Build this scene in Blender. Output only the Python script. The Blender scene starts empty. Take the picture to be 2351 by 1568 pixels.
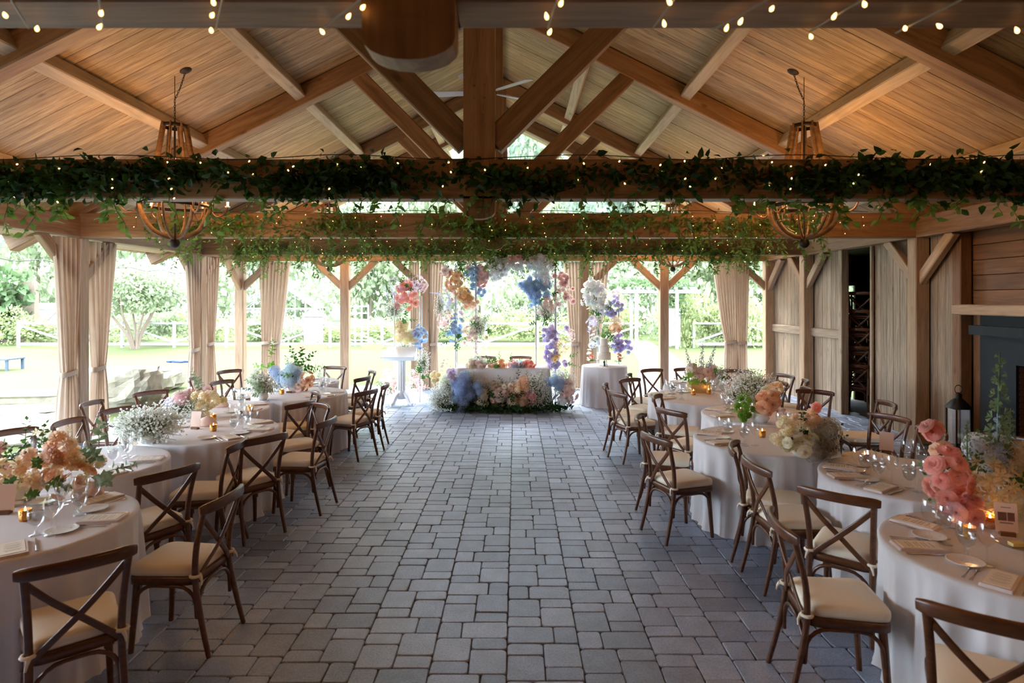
import bpy, math, random
import numpy as np
from mathutils import Vector, Matrix, Quaternion

random.seed(7)
rng = np.random.default_rng(11)
R = math.radians
PI = math.pi
scene = bpy.context.scene
COL = scene.collection

# ------------------------------------------------------------------ camera, world, light, exposure
FPX, CX, CY, HC = 1400.0, 1183.0, 689.0, 2.05        # focal length (px), vanishing point (px), eye height (m)
cam_d = bpy.data.cameras.new('camera')
cam = bpy.data.objects.new('camera', cam_d)
COL.objects.link(cam)
cam.location = (0, 0, HC)
cam.rotation_euler = (R(90), 0, 0)
cam_d.sensor_width = 36.0
cam_d.lens = 36.0 * FPX / 2351.0
cam_d.shift_x = -(CX - 1175.5) / 2351.0
cam_d.shift_y = -(784.0 - CY) / 2351.0
cam_d.clip_end = 400
cam_d.dof.use_dof = True
cam_d.dof.focus_distance = 8.5
cam_d.dof.aperture_fstop = 2.6
scene.camera = cam

w = bpy.data.worlds.new('overcast_sky')
scene.world = w
w.use_nodes = True
wb = w.node_tree.nodes['Background']
wb.inputs[0].default_value = (0.70, 0.84, 1.0, 1)
wb.inputs[1].default_value = 5.2
sun_d = bpy.data.lights.new('sun', 'SUN')
sun_d.energy = 2.6
sun_d.angle = R(30)
sun_d.color = (1.0, 0.95, 0.86)
sun = bpy.data.objects.new('sun', sun_d)
COL.objects.link(sun)
sun.location = (-10, 30, 30)
sun.rotation_euler = (R(-38), R(-22), 0)

vs = scene.view_settings
vs.view_transform = 'Standard'
vs.look = 'None'
vs.gamma = 1.0
vs.use_curve_mapping = False
vs.exposure = 1.82

# ------------------------------------------------------------------ helpers
def at(x, y, Z):
    """photo pixel on a horizontal plane of height Z -> world point"""
    D = FPX * (HC - Z) / (y - CY)
    return Vector(((x - CX) * D / FPX, D, Z))

def atD(x, y, D):
    return Vector(((x - CX) * D / FPX, D, HC - (y - CY) * D / FPX))

def srgb(r, g, b):
    def c(u):
        u /= 255.0
        return u / 12.92 if u <= 0.04045 else ((u + 0.055) / 1.055) ** 2.4
    return (c(r), c(g), c(b), 1)

class MB:
    def __init__(s):
        s.v = []; s.f = []; s.sm = []
    def add(s, vs_, fs, smooth=False):
        b = len(s.v)
        s.v += [tuple(p) for p in vs_]
        s.f += [tuple(i + b for i in f) for f in fs]
        s.sm += [smooth] * len(fs)
        return s
    def box(s, a, b, ch=0.0):
        (x0, y0, z0), (x1, y1, z1) = a, b
        if x0 > x1: x0, x1 = x1, x0
        if y0 > y1: y0, y1 = y1, y0
        if z0 > z1: z0, z1 = z1, z0
        v = [(x0, y0, z0), (x1, y0, z0), (x1, y1, z0), (x0, y1, z0), (x0, y0, z1), (x1, y0, z1), (x1, y1, z1), (x0, y1, z1)]
        return s.add(v, [(0, 3, 2, 1), (4, 5, 6, 7), (0, 1, 5, 4), (1, 2, 6, 5), (2, 3, 7, 6), (3, 0, 4, 7)])
    def sweep(s, path, sec, up=(0, 0, 1), scale=None, smooth=True, caps=True):
        """sweep a closed section [(a,b)] along a path; a runs along side, b along up-ish"""
        P = [Vector(p) for p in path]; n = len(P); m = len(sec)
        up = Vector(up); V = []
        for i, p in enumerate(P):
            t = (P[min(i + 1, n - 1)] - P[max(i - 1, 0)]).normalized()
            side = t.cross(up)
            if side.length < 1e-5: side = t.cross(Vector((1, 0, 0)))
            side.normalize(); u2 = side.cross(t)
            k = 1.0 if scale is None else scale[i]
            for a, b in sec:
                V.append(p + side * a * k + u2 * b * k)
        F = []
        for i in range(n - 1):
            for j in range(m):
                F.append((i * m + j, i * m + (j + 1) % m, (i + 1) * m + (j + 1) % m, (i + 1) * m + j))
        s.add(V, F, smooth)
        if caps:
            s.add([V[j] for j in range(m)], [tuple(range(m - 1, -1, -1))])
            s.add([V[(n - 1) * m + j] for j in range(m)], [tuple(range(m))])
        return s
    def tube(s, path, r, seg=8, up=(0, 0, 1), caps=True):
        if not isinstance(r, (list, tuple)): sc = None; r0 = r
        else: sc = [k / r[0] for k in r]; r0 = r[0]
        sec = [(r0 * math.cos(2 * PI * j / seg), r0 * math.sin(2 * PI * j / seg)) for j in range(seg)]
        return s.sweep(path, sec, up, sc, True, caps)
    def lathe(s, prof, seg=16, c=(0, 0, 0), smooth=True):
        V = []; n = len(prof)
        for r, z in prof:
            for j in range(seg):
                a = 2 * PI * j / seg
                V.append((c[0] + r * math.cos(a), c[1] + r * math.sin(a), c[2] + z))
        F = []
        for i in range(n - 1):
            for j in range(seg):
                F.append((i * seg + j, i * seg + (j + 1) % seg, (i + 1) * seg + (j + 1) % seg, (i + 1) * seg + j))
        return s.add(V, F, smooth)
    def prism(s, poly, d0, d1, axis='Y'):
        """extrude a polygon (a,b): axis Y -> (a,d,b); axis X -> (d,a,b); axis Z -> (a,b,d)"""
        n = len(poly)
        mk = {'Y': lambda p, d: (p[0], d, p[1]), 'X': lambda p, d: (d, p[0], p[1]), 'Z': lambda p, d: (p[0], p[1], d)}[axis]
        V = [mk(p, d0) for p in poly] + [mk(p, d1) for p in poly]
        F = [tuple(range(n - 1, -1, -1)), tuple(range(n, 2 * n))]
        F += [(i, (i + 1) % n, n + (i + 1) % n, n + i) for i in range(n)]
        return s.add(V, F)
    def sphere(s, c, r, seg=10, rings=6, sz=1.0):
        prof = [(max(1e-4, r * math.sin(PI * i / rings)), -r * sz * math.cos(PI * i / rings)) for i in range(rings + 1)]
        return s.lathe(prof, seg, c)
    def mesh(s, name):
        me = bpy.data.meshes.new(name)
        me.from_pydata(s.v, [], s.f)
        me.polygons.foreach_set('use_smooth', s.sm)
        me.update()
        return me
    def build(s, name, mat=None, parent=None, loc=None):
        me = s.mesh(name)
        if mat: me.materials.append(mat)
        return link(name, me, parent, loc)

def link(name, data, parent=None, loc=None):
    o = bpy.data.objects.new(name, data)
    COL.objects.link(o)
    if parent is not None: o.parent = parent
    if loc is not None: o.location = loc
    return o

def tag(o, label=None, cat=None, group=None, kind=None):
    if label: o['label'] = label
    if cat: o['category'] = cat
    if group: o['group'] = group
    if kind: o['kind'] = kind
    return o

def thing(name, label, cat, loc=(0, 0, 0), rotz=0.0, group=None, kind=None):
    o = link(name, None)
    o.empty_display_size = 0.1
    o.location = loc; o.rotation_euler = (0, 0, rotz)
    return tag(o, label, cat, group, kind)

def kids(o):
    return [c for c in CHILD.get(o.name, [])]
CHILD = {}
def copy_tree(proto_list, loc, rotz, skip=()):
    """proto_list = (root, [(part, [subparts])])"""
    root, parts = proto_list
    r = root.copy(); COL.objects.link(r)
    r.location = loc; r.rotation_euler = (0, 0, rotz)
    for p, subs in parts:
        if p.name.split('.')[0] in skip: continue
        c = p.copy(); COL.objects.link(c); c.parent = r
        for q in subs:
            d = q.copy(); COL.objects.link(d); d.parent = c
    return r

def np_mesh(name, V, quads):
    me = bpy.data.meshes.new(name)
    nq = len(quads)
    me.vertices.add(len(V)); me.vertices.foreach_set('co', np.asarray(V, np.float32).ravel())
    me.loops.add(nq * 4); me.loops.foreach_set('vertex_index', np.asarray(quads, np.int32).ravel())
    me.polygons.add(nq)
    me.polygons.foreach_set('loop_start', np.arange(nq, dtype=np.int32) * 4)
    me.polygons.foreach_set('use_smooth', np.ones(nq, bool))
    me.update(calc_edges=True)
    return me

def unit(a):
    return a / np.maximum(np.linalg.norm(a, axis=1, keepdims=True), 1e-9)

def leaves_mesh(name, pos, direc, size, width=0.5, fold=0.12, droop=0.15):
    """n pointed leaves, each 4 quads: pos (n,3) base, direc (n,3) tip direction, size (n)"""
    n = len(pos)
    d = unit(np.asarray(direc, float))
    rnd = rng.normal(size=(n, 3))
    sd = unit(np.cross(d, rnd)); nm = np.cross(sd, d)
    S = np.asarray(size)[:, None]
    prof = [(0.0, 0.0), (0.3, 1.0), (0.65, 0.75), (1.0, 0.0)]
    V = np.zeros((n, 8, 3))
    V[:, 0] = pos
    mid1 = pos + d * S * 0.33 - nm * S * droop * 0.1
    mid2 = pos + d * S * 0.68 - nm * S * droop * 0.45
    V[:, 1] = mid1 + sd * S * width * 0.5 + nm * S * fold
    V[:, 2] = mid1
    V[:, 3] = mid1 - sd * S * width * 0.5 + nm * S * fold
    V[:, 4] = mid2 + sd * S * width * 0.36 + nm * S * fold * .7
    V[:, 5] = mid2
    V[:, 6] = mid2 - sd * S * width * 0.36 + nm * S * fold * .7
    V[:, 7] = pos + d * S - nm * S * droop
    base = (np.arange(n) * 8)[:, None]
    # base pair as triangles-degenerate-free quads: (0,1,4?,..)
    q = np.array([[0, 1, 4, 2], [0, 2, 6, 3], [2, 4, 7, 5], [2, 5, 7, 6]])
    quads = (base[:, None, :] + q[None]).reshape(-1, 4)
    return np_mesh(name, V.reshape(-1, 3), quads)

def specks_mesh(name, pos, size):
    """tiny crossed petals"""
    n = len(pos)
    a = unit(rng.normal(size=(n, 3))); b = unit(np.cross(a, rng.normal(size=(n, 3)))); c = np.cross(a, b)
    S = np.asarray(size)[:, None]
    V = np.stack([pos + a * S, pos + b * S, pos - a * S, pos - b * S, pos + a * S * .2 + c * S, pos + b * S * .9 + c * S * .2, pos - a * S * .2 - c * S, pos - b * S * .9 - c * S * .2], 1)
    base = (np.arange(n) * 8)[:, None]
    q = np.array([[0, 1, 2, 3], [4, 5, 6, 7]])
    return np_mesh(name, V.reshape(-1, 3), (base[:, None, :] + q[None]).reshape(-1, 4))

def threads_mesh(name, p0, p1, r):
    """thin 3-sided straight stems"""
    n = len(p0)
    d = unit(p1 - p0); a = unit(np.cross(d, rng.normal(size=(n, 3)))); b = np.cross(d, a)
    V = []
    for p in (p0, p1):
        for k in range(3):
            t = 2 * PI * k / 3
            V.append(p + (a * math.cos(t) + b * math.sin(t)) * r)
    V = np.stack(V, 1)
    base = (np.arange(n) * 6)[:, None]
    q = np.array([[0, 1, 4, 3], [1, 2, 5, 4], [2, 0, 3, 5]])
    return np_mesh(name, V.reshape(-1, 3), (base[:, None, :] + q[None]).reshape(-1, 4))

# ------------------------------------------------------------------ materials
MATS = {}
def new_mat(name):
    m = bpy.data.materials.new(name); m.use_nodes = True
    nt = m.node_tree
    return m, nt, nt.nodes['Principled BSDF']

def plain(name, col, rough=0.6, metal=0.0, spec=0.5, bump=0.0, bscale=60, vary=0.0, coat=0.0):
    m, nt, bs = new_mat(name)
    bs.inputs['Base Color'].default_value = col
    bs.inputs['Roughness'].default_value = rough
    bs.inputs['Metallic'].default_value = metal
    bs.inputs['Specular IOR Level'].default_value = spec
    bs.inputs['Coat Weight'].default_value = coat
    tc = nt.nodes.new('ShaderNodeTexCoord')
    nz = nt.nodes.new('ShaderNodeTexNoise'); nz.inputs['Scale'].default_value = bscale; nz.inputs['Detail'].default_value = 4
    nt.links.new(tc.outputs['Object'], nz.inputs['Vector'])
    if bump:
        bp = nt.nodes.new('ShaderNodeBump'); bp.inputs['Strength'].default_value = bump; bp.inputs['Distance'].default_value = 0.02
        nt.links.new(nz.outputs['Fac'], bp.inputs['Height']); nt.links.new(bp.outputs['Normal'], bs.inputs['Normal'])
    if vary:
        mx = nt.nodes.new('ShaderNodeMix'); mx.data_type = 'RGBA'
        mx.inputs['A'].default_value = tuple(c * (1 - vary) for c in col[:3]) + (1,)
        mx.inputs['B'].default_value = tuple(min(1, c * (1 + vary)) for c in col[:3]) + (1,)
        nt.links.new(nz.outputs['Fac'], mx.inputs['Factor']); nt.links.new(mx.outputs['Result'], bs.inputs['Base Color'])
    return m

def wood(name, dark, light, rough=0.55, gs=(0.7, 9, 9), bump=0.25, knots=True, vary=0.3, spec=0.35):
    """grain runs along the object's local X"""
    m, nt, bs = new_mat(name)
    N, L = nt.nodes, nt.links
    tc = N.new('ShaderNodeTexCoord'); oi = N.new('ShaderNodeObjectInfo')
    off = N.new('ShaderNodeVectorMath'); off.operation = 'ADD'
    sc = N.new('ShaderNodeVectorMath'); sc.operation = 'SCALE'
    cmb = N.new('ShaderNodeCombineXYZ')
    L.new(oi.outputs['Random'], cmb.inputs[0]); L.new(oi.outputs['Random'], cmb.inputs[1]); L.new(oi.outputs['Random'], cmb.inputs[2])
    L.new(cmb.outputs[0], sc.inputs[0]); sc.inputs['Scale'].default_value = 37.0
    L.new(tc.outputs['Object'], off.inputs[0]); L.new(sc.outputs[0], off.inputs[1])
    mp = N.new('ShaderNodeMapping'); mp.inputs['Scale'].default_value = gs
    L.new(off.outputs[0], mp.inputs['Vector'])
    n1 = N.new('ShaderNodeTexNoise'); n1.inputs['Scale'].default_value = 2.2; n1.inputs['Detail'].default_value = 8; n1.inputs['Roughness'].default_value = 0.65; n1.inputs['Distortion'].default_value = 0.6
    L.new(mp.outputs[0], n1.inputs['Vector'])
    rp = N.new('ShaderNodeValToRGB')
    rp.color_ramp.elements[0].position = 0.3; rp.color_ramp.elements[0].color = dark
    rp.color_ramp.elements[1].position = 0.7; rp.color_ramp.elements[1].color = light
    L.new(n1.outputs['Fac'], rp.inputs['Fac'])
    col = rp.outputs['Color']
    if knots:
        vo = N.new('ShaderNodeTexVoronoi'); vo.inputs['Scale'].default_value = 2.2
        mp2 = N.new('ShaderNodeMapping'); mp2.inputs['Scale'].default_value = (0.8, 1.7, 1.7)
        L.new(off.outputs[0], mp2.inputs['Vector']); L.new(mp2.outputs[0], vo.inputs['Vector'])
        r2 = N.new('ShaderNodeValToRGB')
        r2.color_ramp.elements[0].position = 0.03; r2.color_ramp.elements[0].color = (0.35, 0.3, 0.27, 1)
        r2.color_ramp.elements[1].position = 0.13; r2.color_ramp.elements[1].color = (1, 1, 1, 1)
        L.new(vo.outputs['Distance'], r2.inputs['Fac'])
        mk = N.new('ShaderNodeMix'); mk.data_type = 'RGBA'; mk.blend_type = 'MULTIPLY'; mk.inputs['Factor'].default_value = 0.75
        L.new(col, mk.inputs['A']); L.new(r2.outputs['Color'], mk.inputs['B']); col = mk.outputs['Result']
    hs = N.new('ShaderNodeHueSaturation')
    mr = N.new('ShaderNodeMapRange'); mr.inputs['To Min'].default_value = 1 - vary; mr.inputs['To Max'].default_value = 1 + vary * .6
    L.new(oi.outputs['Random'], mr.inputs['Value']); L.new(mr.outputs[0], hs.inputs['Value'])
    L.new(col, hs.inputs['Color']); L.new(hs.outputs['Color'], bs.inputs['Base Color'])
    bs.inputs['Roughness'].default_value = rough; bs.inputs['Specular IOR Level'].default_value = spec
    if bump:
        bp = N.new('ShaderNodeBump'); bp.inputs['Strength'].default_value = bump; bp.inputs['Distance'].default_value = 0.01
        L.new(n1.outputs['Fac'], bp.inputs['Height']); L.new(bp.outputs['Normal'], bs.inputs['Normal'])
    return m

def thin_mat(name, col=None, trans=0.35, rough=0.7, vary=0.25, nscale=20.0, objcol=False, spec=0.3):
    """leaf / petal / cloth: diffuse + translucent; colour from col or from the object's own colour"""
    m, nt, bs = new_mat(name)
    N, L = nt.nodes, nt.links
    oi = N.new('ShaderNodeObjectInfo'); tc = N.new('ShaderNodeTexCoord')
    nz = N.new('ShaderNodeTexNoise'); nz.inputs['Scale'].default_value = nscale; nz.inputs['Detail'].default_value = 3
    L.new(tc.outputs['Object'], nz.inputs['Vector'])
    hs = N.new('ShaderNodeHueSaturation')
    mr = N.new('ShaderNodeMapRange'); mr.inputs['From Min'].default_value = 0.3; mr.inputs['From Max'].default_value = 0.7
    mr.inputs['To Min'].default_value = 1 - vary; mr.inputs['To Max'].default_value = 1 + vary
    L.new(nz.outputs['Fac'], mr.inputs['Value']); L.new(mr.outputs[0], hs.inputs['Value'])
    if objcol: L.new(oi.outputs['Color'], hs.inputs['Color'])
    else: hs.inputs['Color'].default_value = col
    tr = N.new('ShaderNodeBsdfTranslucent'); mx = N.new('ShaderNodeMixShader'); mx.inputs[0].default_value = trans
    L.new(hs.outputs['Color'], bs.inputs['Base Color']); L.new(hs.outputs['Color'], tr.inputs['Color'])
    bs.inputs['Roughness'].default_value = rough; bs.inputs['Specular IOR Level'].default_value = spec
    L.new(bs.outputs[0], mx.inputs[1]); L.new(tr.outputs[0], mx.inputs[2])
    L.new(mx.outputs[0], N['Material Output'].inputs['Surface'])
    return m

def thin_glass(name, tint=(1, 1, 1, 1), base=0.06):
    m = bpy.data.materials.new(name); m.use_nodes = True
    nt = m.node_tree; N, L = nt.nodes, nt.links
    N.remove(N['Principled BSDF'])
    tr = N.new('ShaderNodeBsdfTransparent'); tr.inputs['Color'].default_value = tint
    gl = N.new('ShaderNodeBsdfGlossy'); gl.inputs['Roughness'].default_value = 0.03
    fr = N.new('ShaderNodeLayerWeight'); fr.inputs['Blend'].default_value = 0.5
    pw = N.new('ShaderNodeMath'); pw.operation = 'POWER'; pw.inputs[1].default_value = 3.5
    L.new(fr.outputs['Facing'], pw.inputs[0])
    mr = N.new('ShaderNodeMapRange'); mr.inputs['To Min'].default_value = base; mr.inputs['To Max'].default_value = 0.85
    L.new(pw.outputs[0], mr.inputs['Value'])
    mx = N.new('ShaderNodeMixShader')
    L.new(mr.outputs[0], mx.inputs[0]); L.new(tr.outputs[0], mx.inputs[1]); L.new(gl.outputs[0], mx.inputs[2])
    L.new(mx.outputs[0], N['Material Output'].inputs['Surface'])
    return m

def glow(name, col, strength):
    m, nt, bs = new_mat(name)
    bs.inputs['Base Color'].default_value = col
    bs.inputs['Emission Color'].default_value = col
    bs.inputs['Emission Strength'].default_value = strength
    return m

def stone_mat(name, use_attr):
    m, nt, bs = new_mat(name)
    N, L = nt.nodes, nt.links
    tc = N.new('ShaderNodeTexCoord'); geo = N.new('ShaderNodeNewGeometry')
    n1 = N.new('ShaderNodeTexNoise'); n1.inputs['Scale'].default_value = 90; n1.inputs['Detail'].default_value = 6
    n2 = N.new('ShaderNodeTexNoise'); n2.inputs['Scale'].default_value = 7; n2.inputs['Detail'].default_value = 4
    for n in (n1, n2): L.new(geo.outputs['Position'], n.inputs['Vector'])
    if use_attr:
        at_ = N.new('ShaderNodeAttribute'); at_.attribute_name = 'tone'; rv = at_.outputs['Fac']
    else:
        oi = N.new('ShaderNodeObjectInfo'); rv = oi.outputs['Random']
    base = N.new('ShaderNodeValToRGB')
    e = base.color_ramp.elements
    e[0].position = 0.0; e[0].color = srgb(128, 140, 162)
    e[1].position = 1.0; e[1].color = srgb(166, 180, 204)
    mid = e.new(0.5); mid.color = srgb(148, 160, 184)
    L.new(rv, base.inputs['Fac'])
    mr = N.new('ShaderNodeMapRange'); mr.inputs['From Min'].default_value = 0.3; mr.inputs['From Max'].default_value = 0.7
    mr.inputs['To Min'].default_value = 0.72; mr.inputs['To Max'].default_value = 1.15
    L.new(n1.outputs['Fac'], mr.inputs['Value'])
    mr2 = N.new('ShaderNodeMapRange'); mr2.inputs['From Min'].default_value = 0.3; mr2.inputs['From Max'].default_value = 0.7
    mr2.inputs['To Min'].default_value = 0.86; mr2.inputs['To Max'].default_value = 1.1
    L.new(n2.outputs['Fac'], mr2.inputs['Value'])
    mu = N.new('ShaderNodeMath'); mu.operation = 'MULTIPLY'
    L.new(mr.outputs[0], mu.inputs[0]); L.new(mr2.outputs[0], mu.inputs[1])
    hs = N.new('ShaderNodeHueSaturation'); L.new(mu.outputs[0], hs.inputs['Value']); L.new(base.outputs['Color'], hs.inputs['Color'])
    L.new(hs.outputs['Color'], bs.inputs['Base Color'])
    bs.inputs['Roughness'].default_value = 0.42; bs.inputs['Specular IOR Level'].default_value = 0.7
    bp = N.new('ShaderNodeBump'); bp.inputs['Strength'].default_value = 0.35; bp.inputs['Distance'].default_value = 0.004
    L.new(n1.outputs['Fac'], bp.inputs['Height']); L.new(bp.outputs['Normal'], bs.inputs['Normal'])
    return m

M = {}
M['timber'] = wood('timber', srgb(116, 82, 50), srgb(164, 124, 84))
M['post'] = wood('post_timber', srgb(134, 104, 76), srgb(178, 146, 114))
M['plank'] = wood('roof_plank', srgb(128, 98, 64), srgb(192, 162, 118), gs=(0.9, 11, 11), bump=0.3, vary=0.2)
M['purlin'] = wood('purlin_wood', srgb(160, 134, 104), srgb(196, 172, 140), vary=0.12)
M['board'] = wood('weathered_board', srgb(112, 92, 72), srgb(172, 148, 122), gs=(0.8, 12, 12), vary=0.2)
M['warmboard'] = wood('brown_board', srgb(96, 62, 38), srgb(142, 98, 62), vary=0.18)
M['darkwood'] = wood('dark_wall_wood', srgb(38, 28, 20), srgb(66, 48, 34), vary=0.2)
M['chair'] = wood('chair_wood', srgb(66, 36, 18), srgb(112, 66, 36), rough=0.28, gs=(2, 14, 14), bump=0.05, knots=False, vary=0.1, spec=0.6)
M['stave'] = wood('stave_wood', srgb(98, 68, 40), srgb(160, 120, 78), knots=False)
M['iron'] = plain('iron', srgb(52, 42, 36), 0.55, 0.6)
M['copper'] = plain('rust_arm', srgb(140, 92, 66), 0.5, 0.3)
M['steel'] = plain('blue_black_steel', srgb(28, 32, 36), 0.55, 0.0, 0.2, vary=0.2, bscale=6)
M['black'] = plain('black_metal', srgb(24, 24, 26), 0.5, 0.3)
M['soot'] = plain('fire_brick', srgb(104, 62, 40), 0.85, bump=0.4, vary=0.25, bscale=30)
M['sand'] = plain('joint_sand', srgb(70, 64, 60), 0.95, bump=0.3, vary=0.25, bscale=80)
M['paver'] = stone_mat('paver_stone', False)
M['pavfield'] = stone_mat('paver_stone_field', True)
M['cloth'] = thin_mat('table_linen', srgb(234, 228, 226), 0.12, 0.75, 0.02, 6)
M['cushion'] = plain('cushion_fabric', srgb(240, 226, 202), 0.85, bump=0.08, bscale=220)
M['tie'] = plain('cushion_tie_fabric', srgb(238, 226, 204), 0.85)
M['curtain'] = thin_mat('curtain_linen', srgb(192, 170, 148), 0.24, 0.85, 0.05, 8)
M['petal'] = thin_mat('petal', None, 0.64, 0.6, 0.12, 3, True)
M['leafobj'] = thin_mat('sprig_leaf', None, 0.3, 0.5, 0.2, 8, True)
M['leafdark'] = thin_mat('garland_leaf', srgb(48, 78, 38), 0.35, 0.36, 0.55, 5)
M['leafmid'] = thin_mat('smilax_leaf', srgb(112, 142, 66), 0.4, 0.5, 0.4, 5)
M['gyp'] = thin_mat('gypsophila', srgb(246, 246, 238), 0.4, 0.7, 0.05)
M['gypstem'] = thin_mat('gypsophila_stem', srgb(134, 142, 92), 0.2, 0.7, 0.2)
M['stem'] = plain('green_stem', srgb(78, 104, 56), 0.6)
M['moss'] = thin_mat('moss_green', srgb(48, 84, 44), 0.2, 0.7, 0.4, 14)
M['white'] = plain('white_paint', srgb(240, 240, 240), 0.45)
M['ceramic'] = plain('white_china', srgb(240, 236, 228), 0.15)
M['paper'] = plain('cream_paper', srgb(240, 228, 206), 0.8)
M['pinkpaper'] = plain('pink_paper', srgb(240, 206, 188), 0.8)
M['napkin'] = plain('blush_napkin', srgb(228, 212, 204), 0.85, bump=0.06, bscale=200)
M['silver'] = plain('silver_cutlery', srgb(205, 200, 195), 0.18, 1.0)
M['glass'] = thin_glass('clear_glass', base=0.1)
M['acrylic'] = thin_glass('clear_acrylic', (0.93, 0.96, 0.98, 1), 0.12)
M['water'] = thin_glass('drinking_water', (0.9, 0.93, 0.95, 1), 0.14)
M['goldglass'] = plain('mercury_gold_glass', srgb(226, 160, 74), 0.25, 0.7, bump=0.5, bscale=90)
M['gold'] = plain('gold_box', srgb(206, 168, 112), 0.4, 0.4)
M['flame'] = glow('candle_flame', (1.0, 0.62, 0.22, 1), 10)
M['wax'] = glow('lit_wax', (1.0, 0.66, 0.34, 1), 0.35)
M['fairy'] = glow('fairy_bulb_glow', (1.0, 0.55, 0.18, 1), 1.6)
M['candlebulb'] = glow('candle_bulb_glow', (1.0, 0.62, 0.28, 1), 5)
M['wire'] = plain('pale_wire', srgb(150, 140, 120), 0.6)
M['darkwire'] = plain('dark_wire', srgb(36, 38, 30), 0.6)
M['frame'] = plain('silver_frame', srgb(206, 208, 210), 0.3, 0.6)
M['cake'] = plain('cream_icing', srgb(240, 230, 214), 0.6, bump=0.4, bscale=60)
M['fanw'] = plain('fan_blade', srgb(200, 204, 206), 0.4)
M['lawn'] = plain('lawn_grass', srgb(78, 84, 50), 0.95, bump=0.5, bscale=6, vary=0.12, spec=0.1)
M['gravel'] = plain('pale_gravel', srgb(112, 108, 100), 0.9, bump=0.5, bscale=30, vary=0.1)
M['limestone'] = plain('limestone', srgb(138, 130, 112), 0.9, bump=1.0, bscale=7, vary=0.45, spec=0.1)
M['fence'] = plain('pale_fence_wood', srgb(150, 146, 140), 0.8, bump=0.2, vary=0.08)
M['ivy'] = thin_mat('ivy_leaf', srgb(92, 112, 72), 0.35, 0.6, 0.3, 1.2)
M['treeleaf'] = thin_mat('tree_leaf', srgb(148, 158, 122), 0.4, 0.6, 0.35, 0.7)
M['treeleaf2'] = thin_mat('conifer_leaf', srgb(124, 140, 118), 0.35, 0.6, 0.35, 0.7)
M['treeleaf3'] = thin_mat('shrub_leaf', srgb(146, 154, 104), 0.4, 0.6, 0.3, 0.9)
M['bark'] = plain('bark', srgb(120, 104, 88), 0.9, bump=0.5, bscale=12, vary=0.2)
M['terracotta'] = plain('terracotta', srgb(190, 112, 78), 0.8)
M['greyblue'] = plain('grey_blue_paint', srgb(62, 72, 86), 0.6)
M['bluecloth'] = plain('blue_cloth', srgb(40, 54, 92), 0.8)
M['roofskin'] = plain('roof_shingle', srgb(70, 66, 62), 0.9)
M['panelglass'] = thin_glass('greenhouse_glass', (0.86, 0.9, 0.92, 1), 0.25)

# ------------------------------------------------------------------ timber members (local X = length)
def timber(name, p0, p1, w_, h_, mat, parent=None, ch=0.012, up=(0, 0, 1)):
    p0, p1 = Vector(p0), Vector(p1)
    d = p1 - p0; ln = d.length; x = d.normalized()
    y = Vector(up).cross(x)
    if y.length < 1e-4: y = Vector((0, 1, 0)).cross(x)
    y.normalize(); z = x.cross(y)
    a, b = w_ / 2, h_ / 2
    c = min(ch, a * .5, b * .5)
    sec = [(-a + c, -b), (a - c, -b), (a, -b + c), (a, b - c), (a - c, b), (-a + c, b), (-a, b - c), (-a, -b + c)]
    n = 8
    V = [(-ln / 2, q[0], q[1]) for q in sec] + [(ln / 2, q[0], q[1]) for q in sec]
    F = [tuple(range(n - 1, -1, -1)), tuple(range(n, 2 * n))] + [(i, (i + 1) % n, n + (i + 1) % n, n + i) for i in range(n)]
    mb = MB(); mb.add(V, F)
    o = mb.build(name, mat, parent)
    mt = Matrix((x, y, z)).transposed().to_4x4()
    mid = (p0 + p1) / 2
    if parent is not None: mid = mid - Vector(parent.location)
    mt.translation = mid
    o.matrix_local = mt
    return o

# ------------------------------------------------------------------ the building
XR = -0.32                       # ridge
XL, XRT = -6.35, 5.85            # post lines
ZB, ZT = 2.95, 3.30              # tie beam bottom / top
TRUSS = [1.93, 5.50, 8.85, 12.25, 14.10]
def zr(x): return 6.23 - 0.5 * abs(x - XR)

# floor: sand bed with tumbled pavers in strips
FX0, FX1, FY0, FY1 = -6.75, 6.2, -3.0, 14.75
fl = MB().box((FX0, FY0, -0.08), (FX1, FY1, -0.012)).build('floor', M['sand'])
tag(fl, 'grey tumbled stone paving of the pavilion floor', None, None, 'structure')

def paver_poly(wd, dp, j):
    a, b, c = wd / 2 - .0022, dp / 2 - .0022, 0.018
    pts = []
    for sx, sy in ((-1, -1), (1, -1), (1, 1), (-1, 1)):
        c1, c2 = c * j.uniform(.5, 1.5), c * j.uniform(.5, 1.5)
        e = [(sx * (a - c1), sy * b), (sx * a, sy * (b - c2))]
        mid = (sx * (a - c1 * .3), sy * (b - c2 * .3))
        order = [e[1], mid, e[0]] if sx * sy > 0 else [e[0], mid, e[1]]
        if (sx, sy) in ((1, -1),): order = [e[0], mid, e[1]]
        if (sx, sy) in ((-1, -1),): order = [e[1], mid, e[0]]
        if (sx, sy) in ((1, 1),): order = [e[1], mid, e[0]]
        if (sx, sy) in ((-1, 1),): order = [e[0], mid, e[1]]
        for q in order: pts.append((q[0] + j.uniform(-.0025, .0025), q[1] + j.uniform(-.0025, .0025)))
    return pts
def paver_geo(wd, dp, j):
    o = paver_poly(wd, dp, j); n = len(o)
    top = [(x * (1 - .009 / wd), y * (1 - .009 / dp), 0.0) for x, y in o]
    mid = [(x, y, -0.005) for x, y in o]
    bot = [(x, y, -0.03) for x, y in o]
    V = top + mid + bot
    F = [tuple(range(n))]
    for k in (0, n):
        F += [(k + i, k + n + i, k + n + (i + 1) % n, k + (i + 1) % n) for i in range(n)]
    return V, F
U, SQ, HF, RW = 0.214, 0.2365, 0.1205, 0.185
KINDS = {'s': (U, SQ), 'h': (U, HF), 'a': (U * 2 / 3, RW), 'b': (U * 4 / 3, RW)}
pj = random.Random(3)
PROTO_P = {k: [] for k in KINDS}
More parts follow.
